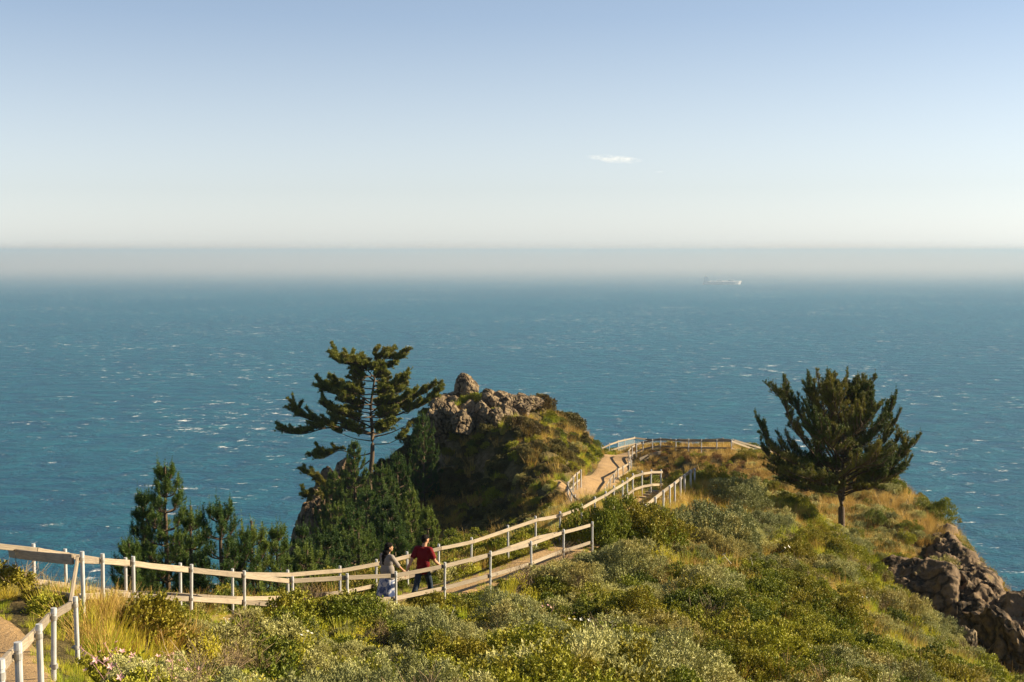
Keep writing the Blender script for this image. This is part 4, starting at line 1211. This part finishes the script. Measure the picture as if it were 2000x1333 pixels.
# large shrub mounds
NFP = [(p[0], p[1], p[2]) for p in runs['near'][5:]]
nearfx = lambda Y: np.interp(Y, [p[1] for p in runs['near']], [p[0] for p in runs['near']])
for sp, ymin, ymax in ((1.05, 9, 76), (1.15, 76, 134)):
    X, Y, Z, sl = cand(-32, 36, ymin, ymax, sp)
    td = trail_dist(X, Y); r = rng.random(len(X))
    head, mound, cliff, side = region(X, Y)
    a = fbm(X / 3.4, Y / 3.4, 41, 3); c = fbm(X / 5.5, Y / 5.5 + 4, 67, 3)
    gold = blob(X, Y, 1390, 960, 62, 4.5) | blob(X, Y, 1350, 985, 56, 2.6) | blob(X, Y, 225, 1165, 21.5, 1.2)
    slope = ~(head | mound | cliff | side) & (Y < 76)
    right = np.clip((X - 4) / 12.0, 0, 1) * (Y > 20)
    dn = np.where(Y < 44, X - nearfx(Y), 9.0)            # distance right of the near fence
    dpf, _ = poly_dist(X, Y, NFP)
    dpf = np.where(Y < 46, dpf, 9.0)
    lim = np.clip(dpf / 5.5, 0.2, 1.0) * np.clip((Y - 7) / 12, 0.55, 1)
    ok = (td > 0.7) & (sl < 2.4) & ~gold & (r < 0.86 - 0.44 * right)
    big = np.clip(0.45 + 1.5 * (fbm(X / 2.1, Y / 2.1, 91, 2) - 0.2), 0.45, 1.25) * (1 - 0.3 * right)
    tall = (np.hypot(X - 3.2, Y - 48.5) < 2.6)
    big = np.where(tall, 1.25, big) * np.where(slope, 1.08, 1.0)
    m = slope & ok & (a > 0.51); put('sage', X[m], Y[m], Z[m], big[m] * lim[m] * rng.uniform(0.75, 1.15, m.sum()), 0, sink=0.06)
    m = slope & ok & (a <= 0.51); put('brush', X[m], Y[m], Z[m], big[m] * lim[m] * rng.uniform(0.75, 1.15, m.sum()), 0, sink=0.06)
    sdm = side & (td > 0.5) & (sl < 3) & ~((X > -1) & (Y > 42) & (Y < 96)) & (r < 0.8)
    m = sdm & (a > 0.45); put('brush', X[m], Y[m], Z[m], np.clip((np.interp(Y[m], [p[1] for p in runs['far']], [p[0] for p in runs['far']]) - X[m]) / 3.0, 0.3, 0.9), 0)
    rocky = np.hypot((X + 1.2) / 4.8, (Y - 111.0) / 3.4) < 1
    hd = head & (td > 0.5) & (sl < 2.6) & ~rocky
    m = hd & (r < 0.80); put('moss', X[m], Y[m], Z[m], big[m] * rng.uniform(0.6, 1.0, m.sum()), 0, zs=(0.8, 1.3))
    m = hd & (c > 0.5) & (r > 0.80); put('sage', X[m], Y[m], Z[m], 0.4, 0.8)
    cl = cliff & (sl < 1.5)
    m = cl & (a > 0.5) & (r < 0.45); put('brush', X[m], Y[m], Z[m], 0.4, 0.9)
    m = mound & (td > 0.6) & (r < 0.25); put('brush', X[m], Y[m], Z[m], 0.3, 0.55)
    rest = ~(head | mound | cliff | side) & (Y > 76) & (td > 0.5)
    m = rest & (r < 0.6); put('brush', X[m], Y[m], Z[m], 0.3, 0.6)
# smaller plants
for sp, ymin, ymax in ((0.50, 9, 44), (0.62, 44, 76), (0.8, 76, 134)):
    X, Y, Z, sl = cand(-32, 36, ymin, ymax, sp)
    td = trail_dist(X, Y); r = rng.random(len(X))
    head, mound, cliff, side = region(X, Y)
    a = fbm(X / 1.7, Y / 1.7, 141, 3); c = fbm(X / 5.5, Y / 5.5 + 4, 67, 3)
    slope = ~(head | mound | cliff | side) & (Y < 76)
    gold = blob(X, Y, 1390, 960, 62, 4.5) | blob(X, Y, 1350, 985, 56, 2.6)
    right = np.clip((X - 4) / 12.0, 0, 1) * (Y > 20)
    ok = (td > 0.15) & (sl < 2.6)
    e = np.clip(td / 0.9, 0.3, 1)
    m = slope & ok & ~gold & (a > 0.54) & (r < 0.25); put('sagelow', X[m], Y[m], Z[m], rng.uniform(0.6, 1.2, m.sum()) * e[m], 0)
    m = slope & ok & ~gold & (a < 0.50) & (r < 0.32); put('brushlow', X[m], Y[m], Z[m], rng.uniform(0.6, 1.3, m.sum()) * e[m], 0)
    m = slope & ok & (c > 0.5) & (r > 0.95); put('twig', X[m], Y[m], Z[m] + 0.2, 0.6, 0.95)
    m = slope & ok & ~gold & (fbm(X / 1.3, Y / 1.3, 133, 2) > 0.68) & (r < 0.6) & (td > 0.8); put('bloom', X[m], Y[m], Z[m] + 0.1, 0.6, 1.1)
    m = side & ok & (r < 0.55) & ~((X > -1) & (Y > 46)); put('brushlow', X[m], Y[m], Z[m], 0.5, 1.1)
    m = side & ok & (r > 0.85); put('sagelow', X[m], Y[m], Z[m], 0.5, 0.9)
    m = mound & ok & (td > 0.3) & (r < 0.7); put('rust', X[m], Y[m], Z[m], 0.35, 0.75)
    m = cliff & (sl < 2.0) & (r < 0.3); put('sagelow', X[m], Y[m], Z[m], 0.6, 1.2)
    m = head & ok & (sl < 2.4) & (r < 0.25); put('brushlow', X[m], Y[m], Z[m], 0.7, 1.3)
    m = ~(head | mound | cliff | side) & (Y > 76) & ok & (r < 0.6); put('brushlow', X[m], Y[m], Z[m], 0.6, 1.1)

# grass
for sp, ymin, ymax in ((0.26, 9, 42), (0.36, 42, 78), (0.5, 78, 134)):
    X, Y, Z, sl = cand(-32, 36, ymin, ymax, sp)
    td = trail_dist(X, Y)
    head, mound, cliff, side = region(X, Y)
    slope = ~(head | mound | cliff | side)
    a = fbm(X / 3.2, Y / 3.2, 41, 3); c = fbm(X / 4.0, Y / 4.0, 77, 3); r = rng.random(len(X))
    gold = blob(X, Y, 1390, 960, 62, 4.5) | blob(X, Y, 1350, 985, 56, 2.8) | blob(X, Y, 235, 1165, 21.5, 1.1) | blob(X, Y, 190, 1185, 19.5, 0.5)
    right = np.clip((X - 3) / 10.0, 0, 1)
    ok = (td > -0.12) & (sl < 2.6)
    edge = (td > -0.12) & (td < 0.7)
    m = slope & ok & gold & (r < 0.75); put('grassy', X[m], Y[m], Z[m], 0.6, 1.1)
    m = slope & ok & gold & (r > 0.6); put('grassg', X[m], Y[m], Z[m], 0.6, 1.1)
    m = slope & ok & ~gold & ((r < 0.16 + 0.70 * right) | (edge & (r < 0.6))); put('grassg', X[m], Y[m], Z[m], (rng.uniform(0.5, 1.05, m.sum()) * (1 + 0.25 * right[m]) * np.where(edge[m], 0.45, 1.0)), 0)
    m = slope & ok & ~gold & (c > 0.53) & (r > 0.7) & (X > 4); put('grassy', X[m], Y[m], Z[m], 0.6, 1.3)
    m = side & ok & (r < 0.35); put('grassg', X[m], Y[m], Z[m], 0.5, 1.0)
    m = side & ok & (r > 0.8) & (td < 3); put('grassy', X[m], Y[m], Z[m], 0.6, 1.3)
    rocky = np.hypot((X + 0.8) / 4.6, (Y - 112) / 2.0) < 1
    crest = head & ~rocky & (((np.abs(fbm(X / 2.0 + 9, Y / 2.0, 55, 3) - 0.46) < 0.05)) | (Y > 114)) & (sl < 1.8)
    m = crest & (r < 0.8) & (td > 0); put('grassy', X[m], Y[m], Z[m], 0.9, 1.7)
    m = head & (r < 0.15) & (td > 0); put('grassg', X[m], Y[m], Z[m], 0.8, 1.4)
    m = mound & (td > 0.2) & (r < 0.5); put('grassy', X[m], Y[m], Z[m], 0.6, 1.1)
    m = cliff & (sl < 1.7) & (r < 0.75); put('grassy', X[m], Y[m], Z[m], 0.6, 1.3)
    m = ~(head | mound | cliff | side) & (Y > 78) & (td > 0) & (r < 0.5); put('grassg', X[m], Y[m], Z[m], 0.7, 1.3)

for k, lists in acc.items():
    nm, lab = LABELS_[k]
    for v, l in enumerate(lists):
        if not l: continue
        P = np.concatenate([q[0] for q in l]); R = np.concatenate([q[1] for q in l]); S = np.concatenate([q[2] for q in l])
        if len(P): scatter(nm, KINDS_[k][v], P, R, S, lab)

# ------------------------------------------------------------------ the couple
def ball(c, r, rot=None, sub=3):
    bm = bmesh.new(); bmesh.ops.create_icosphere(bm, subdivisions=sub, radius=1.0)
    r = (r, r, r) if np.isscalar(r) else r
    Rm = rot if rot is not None else Matrix.Identity(3)
    V = [Rm @ Vector((v.co.x * r[0], v.co.y * r[1], v.co.z * r[2])) + Vector(c) for v in bm.verts]
    Fc = [tuple(v.index for v in f.verts) for f in bm.faces]; bm.free()
    return V, Fc
def bone(p0, p1, r0, r1, ends=True):
    l = [tube(p0, p1, r0, r1, 14)]
    if ends: l += [ball(p0, r0, sub=2), ball(p1, r1, sub=2)]
    return l
def skin_up(name, parts, voxel, mat, parent, smooth=4):
    me = mesh_py(name + "_raw", merge(parts)); t = bpy.data.objects.new(name + "_raw", me); scene.collection.objects.link(t)
    md = t.modifiers.new("r", 'REMESH'); md.mode = 'VOXEL'; md.voxel_size = voxel
    sm = t.modifiers.new("s", 'SMOOTH'); sm.iterations = smooth; sm.factor = 0.5
    dg = bpy.context.evaluated_depsgraph_get(); ev = t.evaluated_get(dg)
    out = bpy.data.meshes.new_from_object(ev); bpy.data.objects.remove(t)
    out.name = name; out.materials.clear()
    return link(name, out, mat, parent, smooth=True)
def cloth_mat(name, col, var=0.12, scale=40, rough=0.85):
    return mat_simple(name, col, rough, var, scale, 0, 0.15, 0.15)
MSKIN = mat_simple("skin", (0.38, 0.20, 0.115), 0.55, 0.06, 20, 0, 0.02, 0.3)
MHAIR = mat_simple("dark_hair", (0.008, 0.006, 0.005), 0.8, 0.3, 60, 0, 0.3, 0.08)
MRED = cloth_mat("dark_red_cotton", (0.115, 0.005, 0.008))
MGREY = cloth_mat("grey_knit", (0.20, 0.175, 0.155), 0.15, 60)
MJEAN = cloth_mat("dark_denim", (0.022, 0.032, 0.048), 0.4, 18)
MSHOE = cloth_mat("grey_shoe", (0.10, 0.10, 0.11), 0.3, 30)
MBOOT = cloth_mat("brown_leather", (0.16, 0.08, 0.04), 0.2, 30)
MEYE = mat_simple("dark_eye", (0.02, 0.015, 0.01), 0.3, 0.1, 10, 0, 0)
MLIP = mat_simple("lips", (0.40, 0.14, 0.11), 0.5, 0.1, 10, 0, 0)
def skirt_mat():
    m, nt, b = nodes_of("floral_cotton")
    tc = nt.nodes.new("ShaderNodeTexCoord").outputs['Object']
    n = noise_n(nt, 9, 3, 0.5, tc, dist=0.6)
    nt.links.new(ramp(nt, n, [(0.45, (0.04, 0.065, 0.16)), (0.51, (0.16, 0.20, 0.32)), (0.57, (0.42, 0.41, 0.42)), (0.7, (0.46, 0.44, 0.43))]), b.inputs['Base Color'])
    b.inputs['Roughness'].default_value = 0.85
    return m
MSKIRT = skirt_mat()

def head_parts(c, yaw, tilt=0.0, s=1.0):
    Rz = Matrix.Rotation(-yaw, 3, 'Z') @ Matrix.Rotation(-tilt, 3, 'X')
    f = lambda v: Vector(c) + Rz @ (Vector(v) * s)
    P = [ball(c, (0.075 * s, 0.094 * s, 0.108 * s), Rz), ball(f((0, 0.030, -0.055)), (0.056 * s, 0.062 * s, 0.060 * s), Rz), ball(f((0, 0.090, -0.012)), (0.013 * s, 0.022 * s, 0.024 * s), Rz, 2),
         ball(f((0, 0.083, -0.048)), (0.025 * s, 0.014 * s, 0.012 * s), Rz, 2), ball(f((0, 0.072, -0.088)), (0.022 * s, 0.020 * s, 0.016 * s), Rz, 2), ball(f((0, 0.078, 0.028)), (0.050 * s, 0.016 * s, 0.010 * s), Rz, 2)]
    for sx in (-1, 1):
        P.append(ball(f((0.076 * sx, -0.005, -0.010)), (0.012 * s, 0.020 * s, 0.032 * s), Rz, 2))
        P.append(ball(f((0.038 * sx, 0.060, -0.025)), (0.026 * s, 0.022 * s, 0.020 * s), Rz, 2))
    return P, f, Rz
def face(f, Rz, root, s=1.0):
    for sx in (-1, 1):
        v, q = ball(f((0.032 * sx, 0.083, 0.006)), (0.013 * s, 0.008 * s, 0.007 * s), Rz, 2)
        link("eye", mesh_py("eye", (v, q)), MEYE, root)
    v, q = ball(f((0, 0.095, -0.048)), (0.022 * s, 0.006 * s, 0.007 * s), Rz, 2)
    link("mouth", mesh_py("mouth", (v, q)), MLIP, root)
def hand_parts(wr, d, n, curl, s=1.0, thumb=1):
    """wr wrist, d hand direction, n palm normal; five separate bent fingers"""
    wr = Vector(wr); d = Vector(d).normalized(); n = Vector(n); n = (n - n.dot(d) * d).normalized(); w = d.cross(n)
    Rm = Matrix((w, d, n)).transposed()
    P = [ball(wr + d * 0.045 * s, (0.040 * s, 0.048 * s, 0.016 * s), Rm, 2)]
    for k, (off, ln) in enumerate(((-0.030, 0.066), (-0.010, 0.076), (0.010, 0.071), (0.029, 0.056))):
        p = wr + d * 0.080 * s + w * off * s; dd = d.copy(); L = ln * s * 0.42
        for j in range(3):
            dd = (Matrix.Rotation(curl * (0.7 + 0.15 * k), 3, w) @ dd).normalized()
            q = p + dd * L * (1, 0.8, 0.65)[j]; P += bone(p, q, 0.0090 * s, 0.0080 * s); p = q
    p = wr + d * 0.028 * s - w * 0.030 * s * thumb; dd = (d * 0.7 - w * 0.8 * thumb + n * 0.3).normalized()
    for j in range(2):
        q = p + dd * 0.032 * s; P += bone(p, q, 0.011 * s, 0.0095 * s); p = q; dd = (dd + d * 0.6 + n * 0.3).normalized()
    return P

def stand(px, py, Y):
    p = at(px, py, Y); g = hz(p[0], p[1]) + 0.035
    return Vector((p[0], p[1], g)), p[2] - g
man0, dzm = stand(826, 1163, 34.5)
wom0, dzw = stand(757, 1168, 34.0)
print("ground minus wanted", dzm, dzw)
MS = 1.0
def V3(*a): return Vector(a)
# man
root = empty("person", man0, "person in a dark red t-shirt and jeans walking away, holding the other's hand", "person")
yaw = math.radians(28); lat = V3(math.cos(yaw), -math.sin(yaw), 0); fw = V3(math.sin(yaw), math.cos(yaw), 0)
RY = Matrix.Rotation(-yaw, 3, 'Z')
neck = V3(0.03, 0.02, 1.49); hc = V3(0.06, 0.05, 1.655); ch = V3(0.02, 0.0, 1.27); pel = V3(0, 0, 0.93)
shL = ch + lat * -0.185 + V3(0, 0, 0.145); shR = ch + lat * 0.185 + V3(0, 0, 0.145)
elL = V3(-0.29, -0.06, 1.13); hdL = V3(-0.385, -0.16, 0.90); elR = V3(0.30, 0.0, 1.12); hdR = V3(0.44, 0.17, 0.96)
hipL = pel - lat * 0.09; hipR = pel + lat * 0.09
knL = V3(-0.16, -0.05, 0.50); ftL = V3(-0.29, -0.26, 0.12); knR = V3(0.16, 0.24, 0.52); ftR = V3(0.20, 0.30, 0.10)
hp, hf, hR = head_parts(hc, math.radians(48), 0.05)
P = hp + bone(V3(0.03, 0.0, 1.44), hc - V3(0, 0, 0.05), 0.062, 0.055)
P += [ball(ch, (0.165, 0.105, 0.20), RY), ball(ch - V3(0.01, 0, 0.20), (0.145, 0.095, 0.16), RY), ball(pel, (0.155, 0.105, 0.13), RY)] + bone(shL, shR, 0.060, 0.060)
for a, b, c in ((shL, elL, hdL), (shR, elR, hdR)):
    P += bone(a, b, 0.052, 0.040) + bone(b, c, 0.040, 0.027)
P += hand_parts(hdL, V3(-0.45, -0.15, -0.8), V3(0.6, -0.6, 0), 0.5) + hand_parts(hdR, V3(0.55, 0.35, -0.25), V3(-0.5, 0.4, -0.6), 0.3, thumb=-1)
for a, b, c in ((hipL, knL, ftL), (hipR, knR, ftR)):
    P += bone(a, b, 0.082, 0.055) + bone(b, c, 0.055, 0.038)
    P += bone(c - V3(0, 0, 0.04), c + fw * 0.13 - V3(0, 0, 0.07), 0.035, 0.028)
body = skin_up("body", P, 0.0055, MSKIN, root, 3)
face(hf, hR, root)
P = [ball(ch + V3(0, 0, 0.01), (0.200, 0.130, 0.205), RY), ball(ch - V3(0.01, 0, 0.20), (0.182, 0.125, 0.20), RY), ball(pel + V3(0, 0, 0.0), (0.182, 0.130, 0.15), RY)] + bone(shL + V3(0, 0, .004), shR + V3(0, 0, .004), 0.076, 0.076)
P += bone(shL, shL + (elL - shL) * 0.75, 0.076, 0.068, False) + bone(shR, shR + (elR - shR) * 0.75, 0.076, 0.068, False) + [ball(shL, 0.078), ball(shR, 0.078)]
P += bone(ch + V3(0, 0, 0.14), neck + V3(0, 0, -0.03), 0.12, 0.066, False)
skin_up("t_shirt", P, 0.010, MRED, root, 5)
P = [ball(pel + V3(0, 0, -0.02), (0.168, 0.118, 0.13), RY)]
for a, b, c in ((hipL, knL, ftL), (hipR, knR, ftR)):
    P += bone(a, b, 0.096, 0.074) + bone(b, c + V3(0, 0, 0.01), 0.072, 0.062)
skin_up("jeans", P, 0.010, MJEAN, root, 4)
for c in (ftL, ftR):
    skin_up("shoe", bone(c - V3(0, 0, 0.065), c + fw * 0.17 - V3(0, 0, 0.078), 0.046, 0.038) + [ball(c - V3(0, 0, 0.03), 0.05)], 0.010, MSHOE, root, 2)
hv = [ball(hc + hR @ V3(0, -0.020, 0.022), (0.083, 0.092, 0.100), hR), ball(hc + hR @ V3(0, 0.02, 0.055), (0.076, 0.082, 0.066), hR), ball(hc + hR @ V3(0, -0.05, -0.03), (0.066, 0.052, 0.06), hR)]
skin_up("hair", hv, 0.007, MHAIR, root, 2)

# woman
root = empty("person", wom0, "person with long dark hair, grey sweater and floral skirt, face turned to the right", "person")
yaw = math.radians(38); lat = V3(math.cos(yaw), -math.sin(yaw), 0); fw = V3(math.sin(yaw), math.cos(yaw), 0); RY = Matrix.Rotation(-yaw, 3, 'Z')
hc = V3(0.04, 0.03, 1.525); ch = V3(-0.01, 0, 1.17); pel = V3(0, 0, 0.87)
shL = ch + lat * -0.155 + V3(0, 0, 0.135); shR = ch + lat * 0.155 + V3(0, 0, 0.135)
elR = V3(0.24, 0.06, 1.08); hdR = V3(0.36, 0.24, 0.915); elL = V3(-0.17, 0.22, 1.08); hdL = V3(-0.06, 0.40, 1.05)
hipL = pel - lat * 0.085; hipR = pel + lat * 0.085
knL = V3(-0.14, -0.02, 0.47); ftL = V3(-0.20, -0.16, 0.10); knR = V3(0.10, 0.16, 0.47); ftR = V3(0.12, 0.22, 0.09)
hp, hf, hR = head_parts(hc, math.radians(74), 0.0, 0.94)
P = hp + bone(V3(0.0, 0.0, 1.32), hc - V3(0, 0, 0.05), 0.050, 0.045)
P += [ball(ch, (0.140, 0.095, 0.18), RY), ball(ch - V3(0, 0, 0.18), (0.12, 0.085, 0.15), RY), ball(pel, (0.155, 0.11, 0.13), RY)] + bone(shL, shR, 0.05, 0.05)
for a, b, c in ((shL, elL, hdL), (shR, elR, hdR)):
    P += bone(a, b, 0.043, 0.033) + bone(b, c, 0.033, 0.022)
P += hand_parts(hdR, V3(0.5, 0.3, -0.6), V3(-0.4, 0.7, 0), 0.5, 0.9) + hand_parts(hdL, V3(0.4, 0.6, 0.1), V3(0, 0, -1), 0.3, 0.9)
for a, b, c in ((hipL, knL, ftL), (hipR, knR, ftR)):
    P += bone(a, b, 0.078, 0.050) + bone(b, c, 0.050, 0.033) + bone(c - V3(0, 0, 0.04), c + fw * 0.11 - V3(0, 0, 0.06), 0.032, 0.026)
skin_up("body", P, 0.0055, MSKIN, root, 3)
face(hf, hR, root, 0.94)
P = [ball(ch + V3(0, 0, 0.02), (0.178, 0.125, 0.19), RY), ball(ch - V3(-0.01, 0.0, 0.20), (0.195, 0.145, 0.22), RY), ball(V3(0, 0, 0.80), (0.215, 0.160, 0.10), RY)] + bone(shL, shR, 0.068, 0.068)
P += bone(shL, elL + (hdL - elL) * 0.15, 0.070, 0.056, False) + bone(shR, elR, 0.070, 0.058, False) + bone(elR, elR + (hdR - elR) * 0.22, 0.056, 0.050, False) + [ball(shL, 0.07), ball(shR, 0.07), ball(elR, 0.056), ball(elL, 0.056)]
P += bone(ch + V3(0, 0, 0.12), V3(0.0, 0, 1.40), 0.10, 0.060, False)
skin_up("sweater", P, 0.010, MGREY, root, 5)
v, q = [], []
nr, ns = 14, 40
for i in range(nr):
    t = i / (nr - 1); z = 0.86 - 0.70 * t; rad = 0.165 + 0.105 * t ** 0.8
    cc = V3(0.0 - 0.02 * t, -0.01 * t, z)
    for k in range(ns):
        an = 2 * math.pi * k / ns; rr = rad * (1 + 0.09 * t * math.sin(an * 7 + 1.3 * t) + 0.04 * t * math.sin(an * 3 + 2))
        v.append(cc + RY @ V3(rr * math.cos(an) * 1.05, rr * math.sin(an) * 0.92, 0.012 * math.sin(an * 5) * t))
for i in range(nr - 1):
    for k in range(ns):
        q.append((i * ns + k, (i + 1) * ns + k, (i + 1) * ns + (k + 1) % ns, i * ns + (k + 1) % ns))
sk = link("skirt", mesh_py("skirt", (v, q)), MSKIRT, root, smooth=True)
so = sk.modifiers.new("thickness", 'SOLIDIFY'); so.thickness = 0.006
for c in (ftL, ftR):
    skin_up("boot", bone(c + V3(0, 0, 0.16), c - V3(0, 0, 0.05), 0.05, 0.045) + bone(c - V3(0, 0, 0.058), c + fw * 0.14 - V3(0, 0, 0.068), 0.042, 0.034), 0.010, MBOOT, root, 2)
hv = [ball(hc + hR @ V3(0, -0.024, 0.020), (0.084, 0.092, 0.100), hR), ball(hc + hR @ V3(0, 0.012, 0.052), (0.076, 0.078, 0.062), hR)]
back = V3(-0.085, -0.055, 0)
for (dx, dy, dz, r) in ((0, 0, -0.06, 0.085), (-0.03, -0.03, -0.14, 0.088), (-0.055, -0.055, -0.22, 0.080), (-0.070, -0.07, -0.30, 0.066), (-0.075, -0.075, -0.37, 0.045)):
    hv.append(ball(hc + V3(-0.045, -0.02, 0) + V3(dx, dy, dz), (r, r * 0.8, r * 1.1)))
skin_up("hair", hv, 0.007, MHAIR, root, 3)

# ------------------------------------------------------------------ ship on the horizon
sp0 = at(1411, 556, 5600); k = (SEA_Z + 0.0) / sp0[2]; sp0 = sp0 * k; sp0[2] = SEA_Z
root = empty("cargo_ship", sp0, "faint pale cargo ship almost lost in the haze near the horizon", "ship")
MHULL = mat_simple("fog_faded_hull", (0.66, 0.61, 0.57), 0.6, 0.1, 0.1, 0, 0); MSUP = mat_simple("fog_faded_upperworks", (0.70, 0.67, 0.64), 0.6, 0.05, 0.1, 0, 0)  # haze put into the paint: hull and upperworks toned to match the fog
L, Wd, Hh = 150.0, 22.0, 11.0
prof = [(-0.5, 0.7), (-0.46, 1.0), (0.30, 1.0), (0.42, 0.7), (0.5, 0.02)]
v = []; q = []
for zz, sc in ((-2, 0.92), (Hh, 1.0)):
    for t, w in prof: v.append((t * L * (sc if t > 0.4 else 1) , -w * Wd / 2, zz + (3 if t > 0.4 and zz > 0 else 0)))
    for t, w in reversed(prof): v.append((t * L * (sc if t > 0.4 else 1), w * Wd / 2, zz + (3 if t > 0.4 and zz > 0 else 0)))
n = 10
for i in range(n): q.append((i, (i + 1) % n, n + (i + 1) % n, n + i))
q += [tuple(range(n - 1, -1, -1)), tuple(range(n, 2 * n))]
link("hull", mesh_py("hull", (v, q)), MHULL, root)
def bx(lo, hi):
    x0, y0, z0 = lo; x1, y1, z1 = hi
    return ([(x0,y0,z0),(x1,y0,z0),(x1,y1,z0),(x0,y1,z0),(x0,y0,z1),(x1,y0,z1),(x1,y1,z1),(x0,y1,z1)], [(0,3,2,1),(4,5,6,7),(0,1,5,4),(1,2,6,5),(2,3,7,6),(3,0,4,7)])
link("bridge", mesh_py("bridge", bx((-70, -9, Hh), (-56, 9, Hh + 17))), MSUP, root)
link("funnel", mesh_py("funnel", bx((-67, -3, Hh + 17), (-62, 3, Hh + 24))), MHULL, root)
for i in range(4):
    x0 = -46 + i * 24
    link("hatch_cover", mesh_py("hatch_cover", bx((x0, -8, Hh), (x0 + 18, 8, Hh + 4 + (i % 2) * 3))), MSUP, root)

# ------------------------------------------------------------------ single shrubs that stand out
LONE = [
 (1172,1068,45.6,'brush',0,1.15,1.9,"dark leafy shrub crowding the right end of the near fence"),
 (1212,1060,46.6,'brush',1,1.25,1.9,"tall green shrub hiding the trail right of the near fence's end"),
 (1258,1050,48.0,'moss',0,1.25,1.9,"olive shrub in front of the steps"),
 (1225,1110,41.5,'sage',0,1.35,1.3,"wide grey green shrub mound below the tall green shrub"),
 (1395,1040,50.0,'sage',1,1.9,1.4,"large dark sided shrub mound below the golden grass"),
 (1443,955,62.0,'sage',2,1.5,1.2,"round pale sage shrub on the crest left of the right pine"),
 (1510,1125,46.0,'sage',0,1.1,1.2,"sage mound halfway down the slope below the right pine"),
 (1380,1150,38.0,'sage',1,1.25,1.3,"shadowed sage mound in the middle of the slope"),
 (1112,1130,38.0,'sage',2,1.1,1.2,"sage mound just right of the near fence's middle posts"),
 (1000,1195,31.5,'sage',0,1.0,1.3,"upright grey green shrub in the centre foreground"),
 (880,1275,24.5,'sage',1,0.9,1.0,"broad sage mound below the walking couple"),
 (700,1245,26.0,'sage',2,0.6,1.1,"low sage mound by the dirt below the near fence"),
 (372,1205,23.2,'sage',0,0.65,1.1,"low sage mound under the left stretch of the near fence"),
 (1075,1310,21.3,'bloom',0,1.7,1.2,"yellow green flowering clump at the bottom centre"),
 (1560,1190,38.5,'brush',2,1.3,1.1,"dark green shrub mound low on the right slope"),
 (1832,1012,80.5,'brush',0,1.2,1.4,"dark green shrub perched on the cliff edge at the right"),
 (1770,1095,68.5,'brush',1,0.9,1.3,"dark green shrub on top of the shaded rock wall"),
 (1872,1078,74.0,'brushlow',0,1.5,1.1,"small green shrub on a cliff ledge near the top of the rock face"),
 (1926,1146,68.0,'brushlow',1,1.3,1.1,"small green shrub on a ledge halfway down the cliff edge"),
 (1968,1180,65.0,'brush',2,0.75,1.1,"green shrub on a ledge at the foot of the cliff edge, above the dark shoulder"),
 (1845,1100,68.5,'sagelow',0,1.4,1.1,"grey shrub on the ledge above the dark rock wall"),
 (1110,842,116.5,'moss',1,1.6,1.5,"dark shrub on the right skyline of the rock headland"),
]
for px, py, Y, kd, v, sc, zs, lab in LONE:
    c = at(px, py, Y); c[2] = hz(c[0], c[1]) - 0.08
    if kd == 'brush' and Y == 80.5: c[2] += 0.3
    if "ledge" in lab: c[2] = at(px, py, Y)[2] - 0.3
    o = bpy.data.objects.new("shrub", KINDS_[kd][v]); scene.collection.objects.link(o)
    o.location = c; o.scale = (sc, sc, sc * zs / 1.25); o.rotation_euler = (0, 0, px * 0.37)
    tag(o, lab, "shrub", "shrubs that stand out on the hillside")

# ------------------------------------------------------------------ wild flowers
def flower_mesh(name, mat):
    parts = [tube((0, 0, 0), (0.01, 0.0, 0.30), 0.003, 0.002, 4)]
    for (hx, hy, hh) in ((0.01, 0, 0.30), (-0.10, 0.06, 0.24), (0.09, -0.07, 0.26)):
        V = [(hx, hy, hh)]; Fc = []
        for k in range(5):
            a = k * 1.2566; c, d = math.cos(a), math.sin(a)
            V += [(hx + 0.018 * math.cos(a - .45), hy + 0.018 * math.sin(a - .45), hh + .008), (hx + 0.034 * c, hy + 0.034 * d, hh + 0.014), (hx + 0.018 * math.cos(a + .45), hy + 0.018 * math.sin(a + .45), hh + .008)]
            Fc.append((0, 1 + 3 * k, 2 + 3 * k, 3 + 3 * k))
        parts.append((V, Fc))
    me = mesh_py(name, merge(parts)); me.materials.append(mat); return me
def flowers(name, mat, spots, n, lab):
    P = []
    for (px, py, Y, r) in spots:
        c = at(px, py, Y)
        for _ in range(n):
            a = random.uniform(0, 6.28); q = r * math.sqrt(random.random())
            x, y = c[0] + q * math.cos(a), c[1] + q * math.sin(a)
            P.append((x, y, hz(x, y) + random.uniform(0.15, 0.5)))
    P = np.array(P); n = len(P)
    R_ = np.stack([rng.normal(size=n) * 0.3 + 0.5, rng.normal(size=n) * 0.3, rng.uniform(0, 6.28, n)], 1)
    scatter(name, flower_mesh(name, mat), P, R_, np.repeat(rng.uniform(0.8, 1.4, (n, 1)), 3, 1), lab)
flowers("pink_flowers", mat_simple("pink_petal", (0.62, 0.34, 0.36), 0.6, 0.1, 5, 0, 0), [(310,1310,14.5,0.6),(200,1275,15.5,0.5),(1070,1170,33,0.5)], 7, "small pale pink wild flowers in the near scrub")
flowers("white_flowers", mat_simple("white_petal", (0.7, 0.68, 0.6), 0.6, 0.1, 5, 0, 0), [(1450,1080,50,6),(1300,1250,30,5),(900,1300,24,4),(1700,1250,42,5)], 9, "scattered tiny white wild flowers on the slope")
flowers("purple_flowers", mat_simple("purple_petal", (0.25, 0.12, 0.38), 0.6, 0.1, 5, 0, 0), [(1940,1285,46,1.2),(1965,1290,46,1.0)], 22, "purple wild flowers at the lower right edge of the slope")
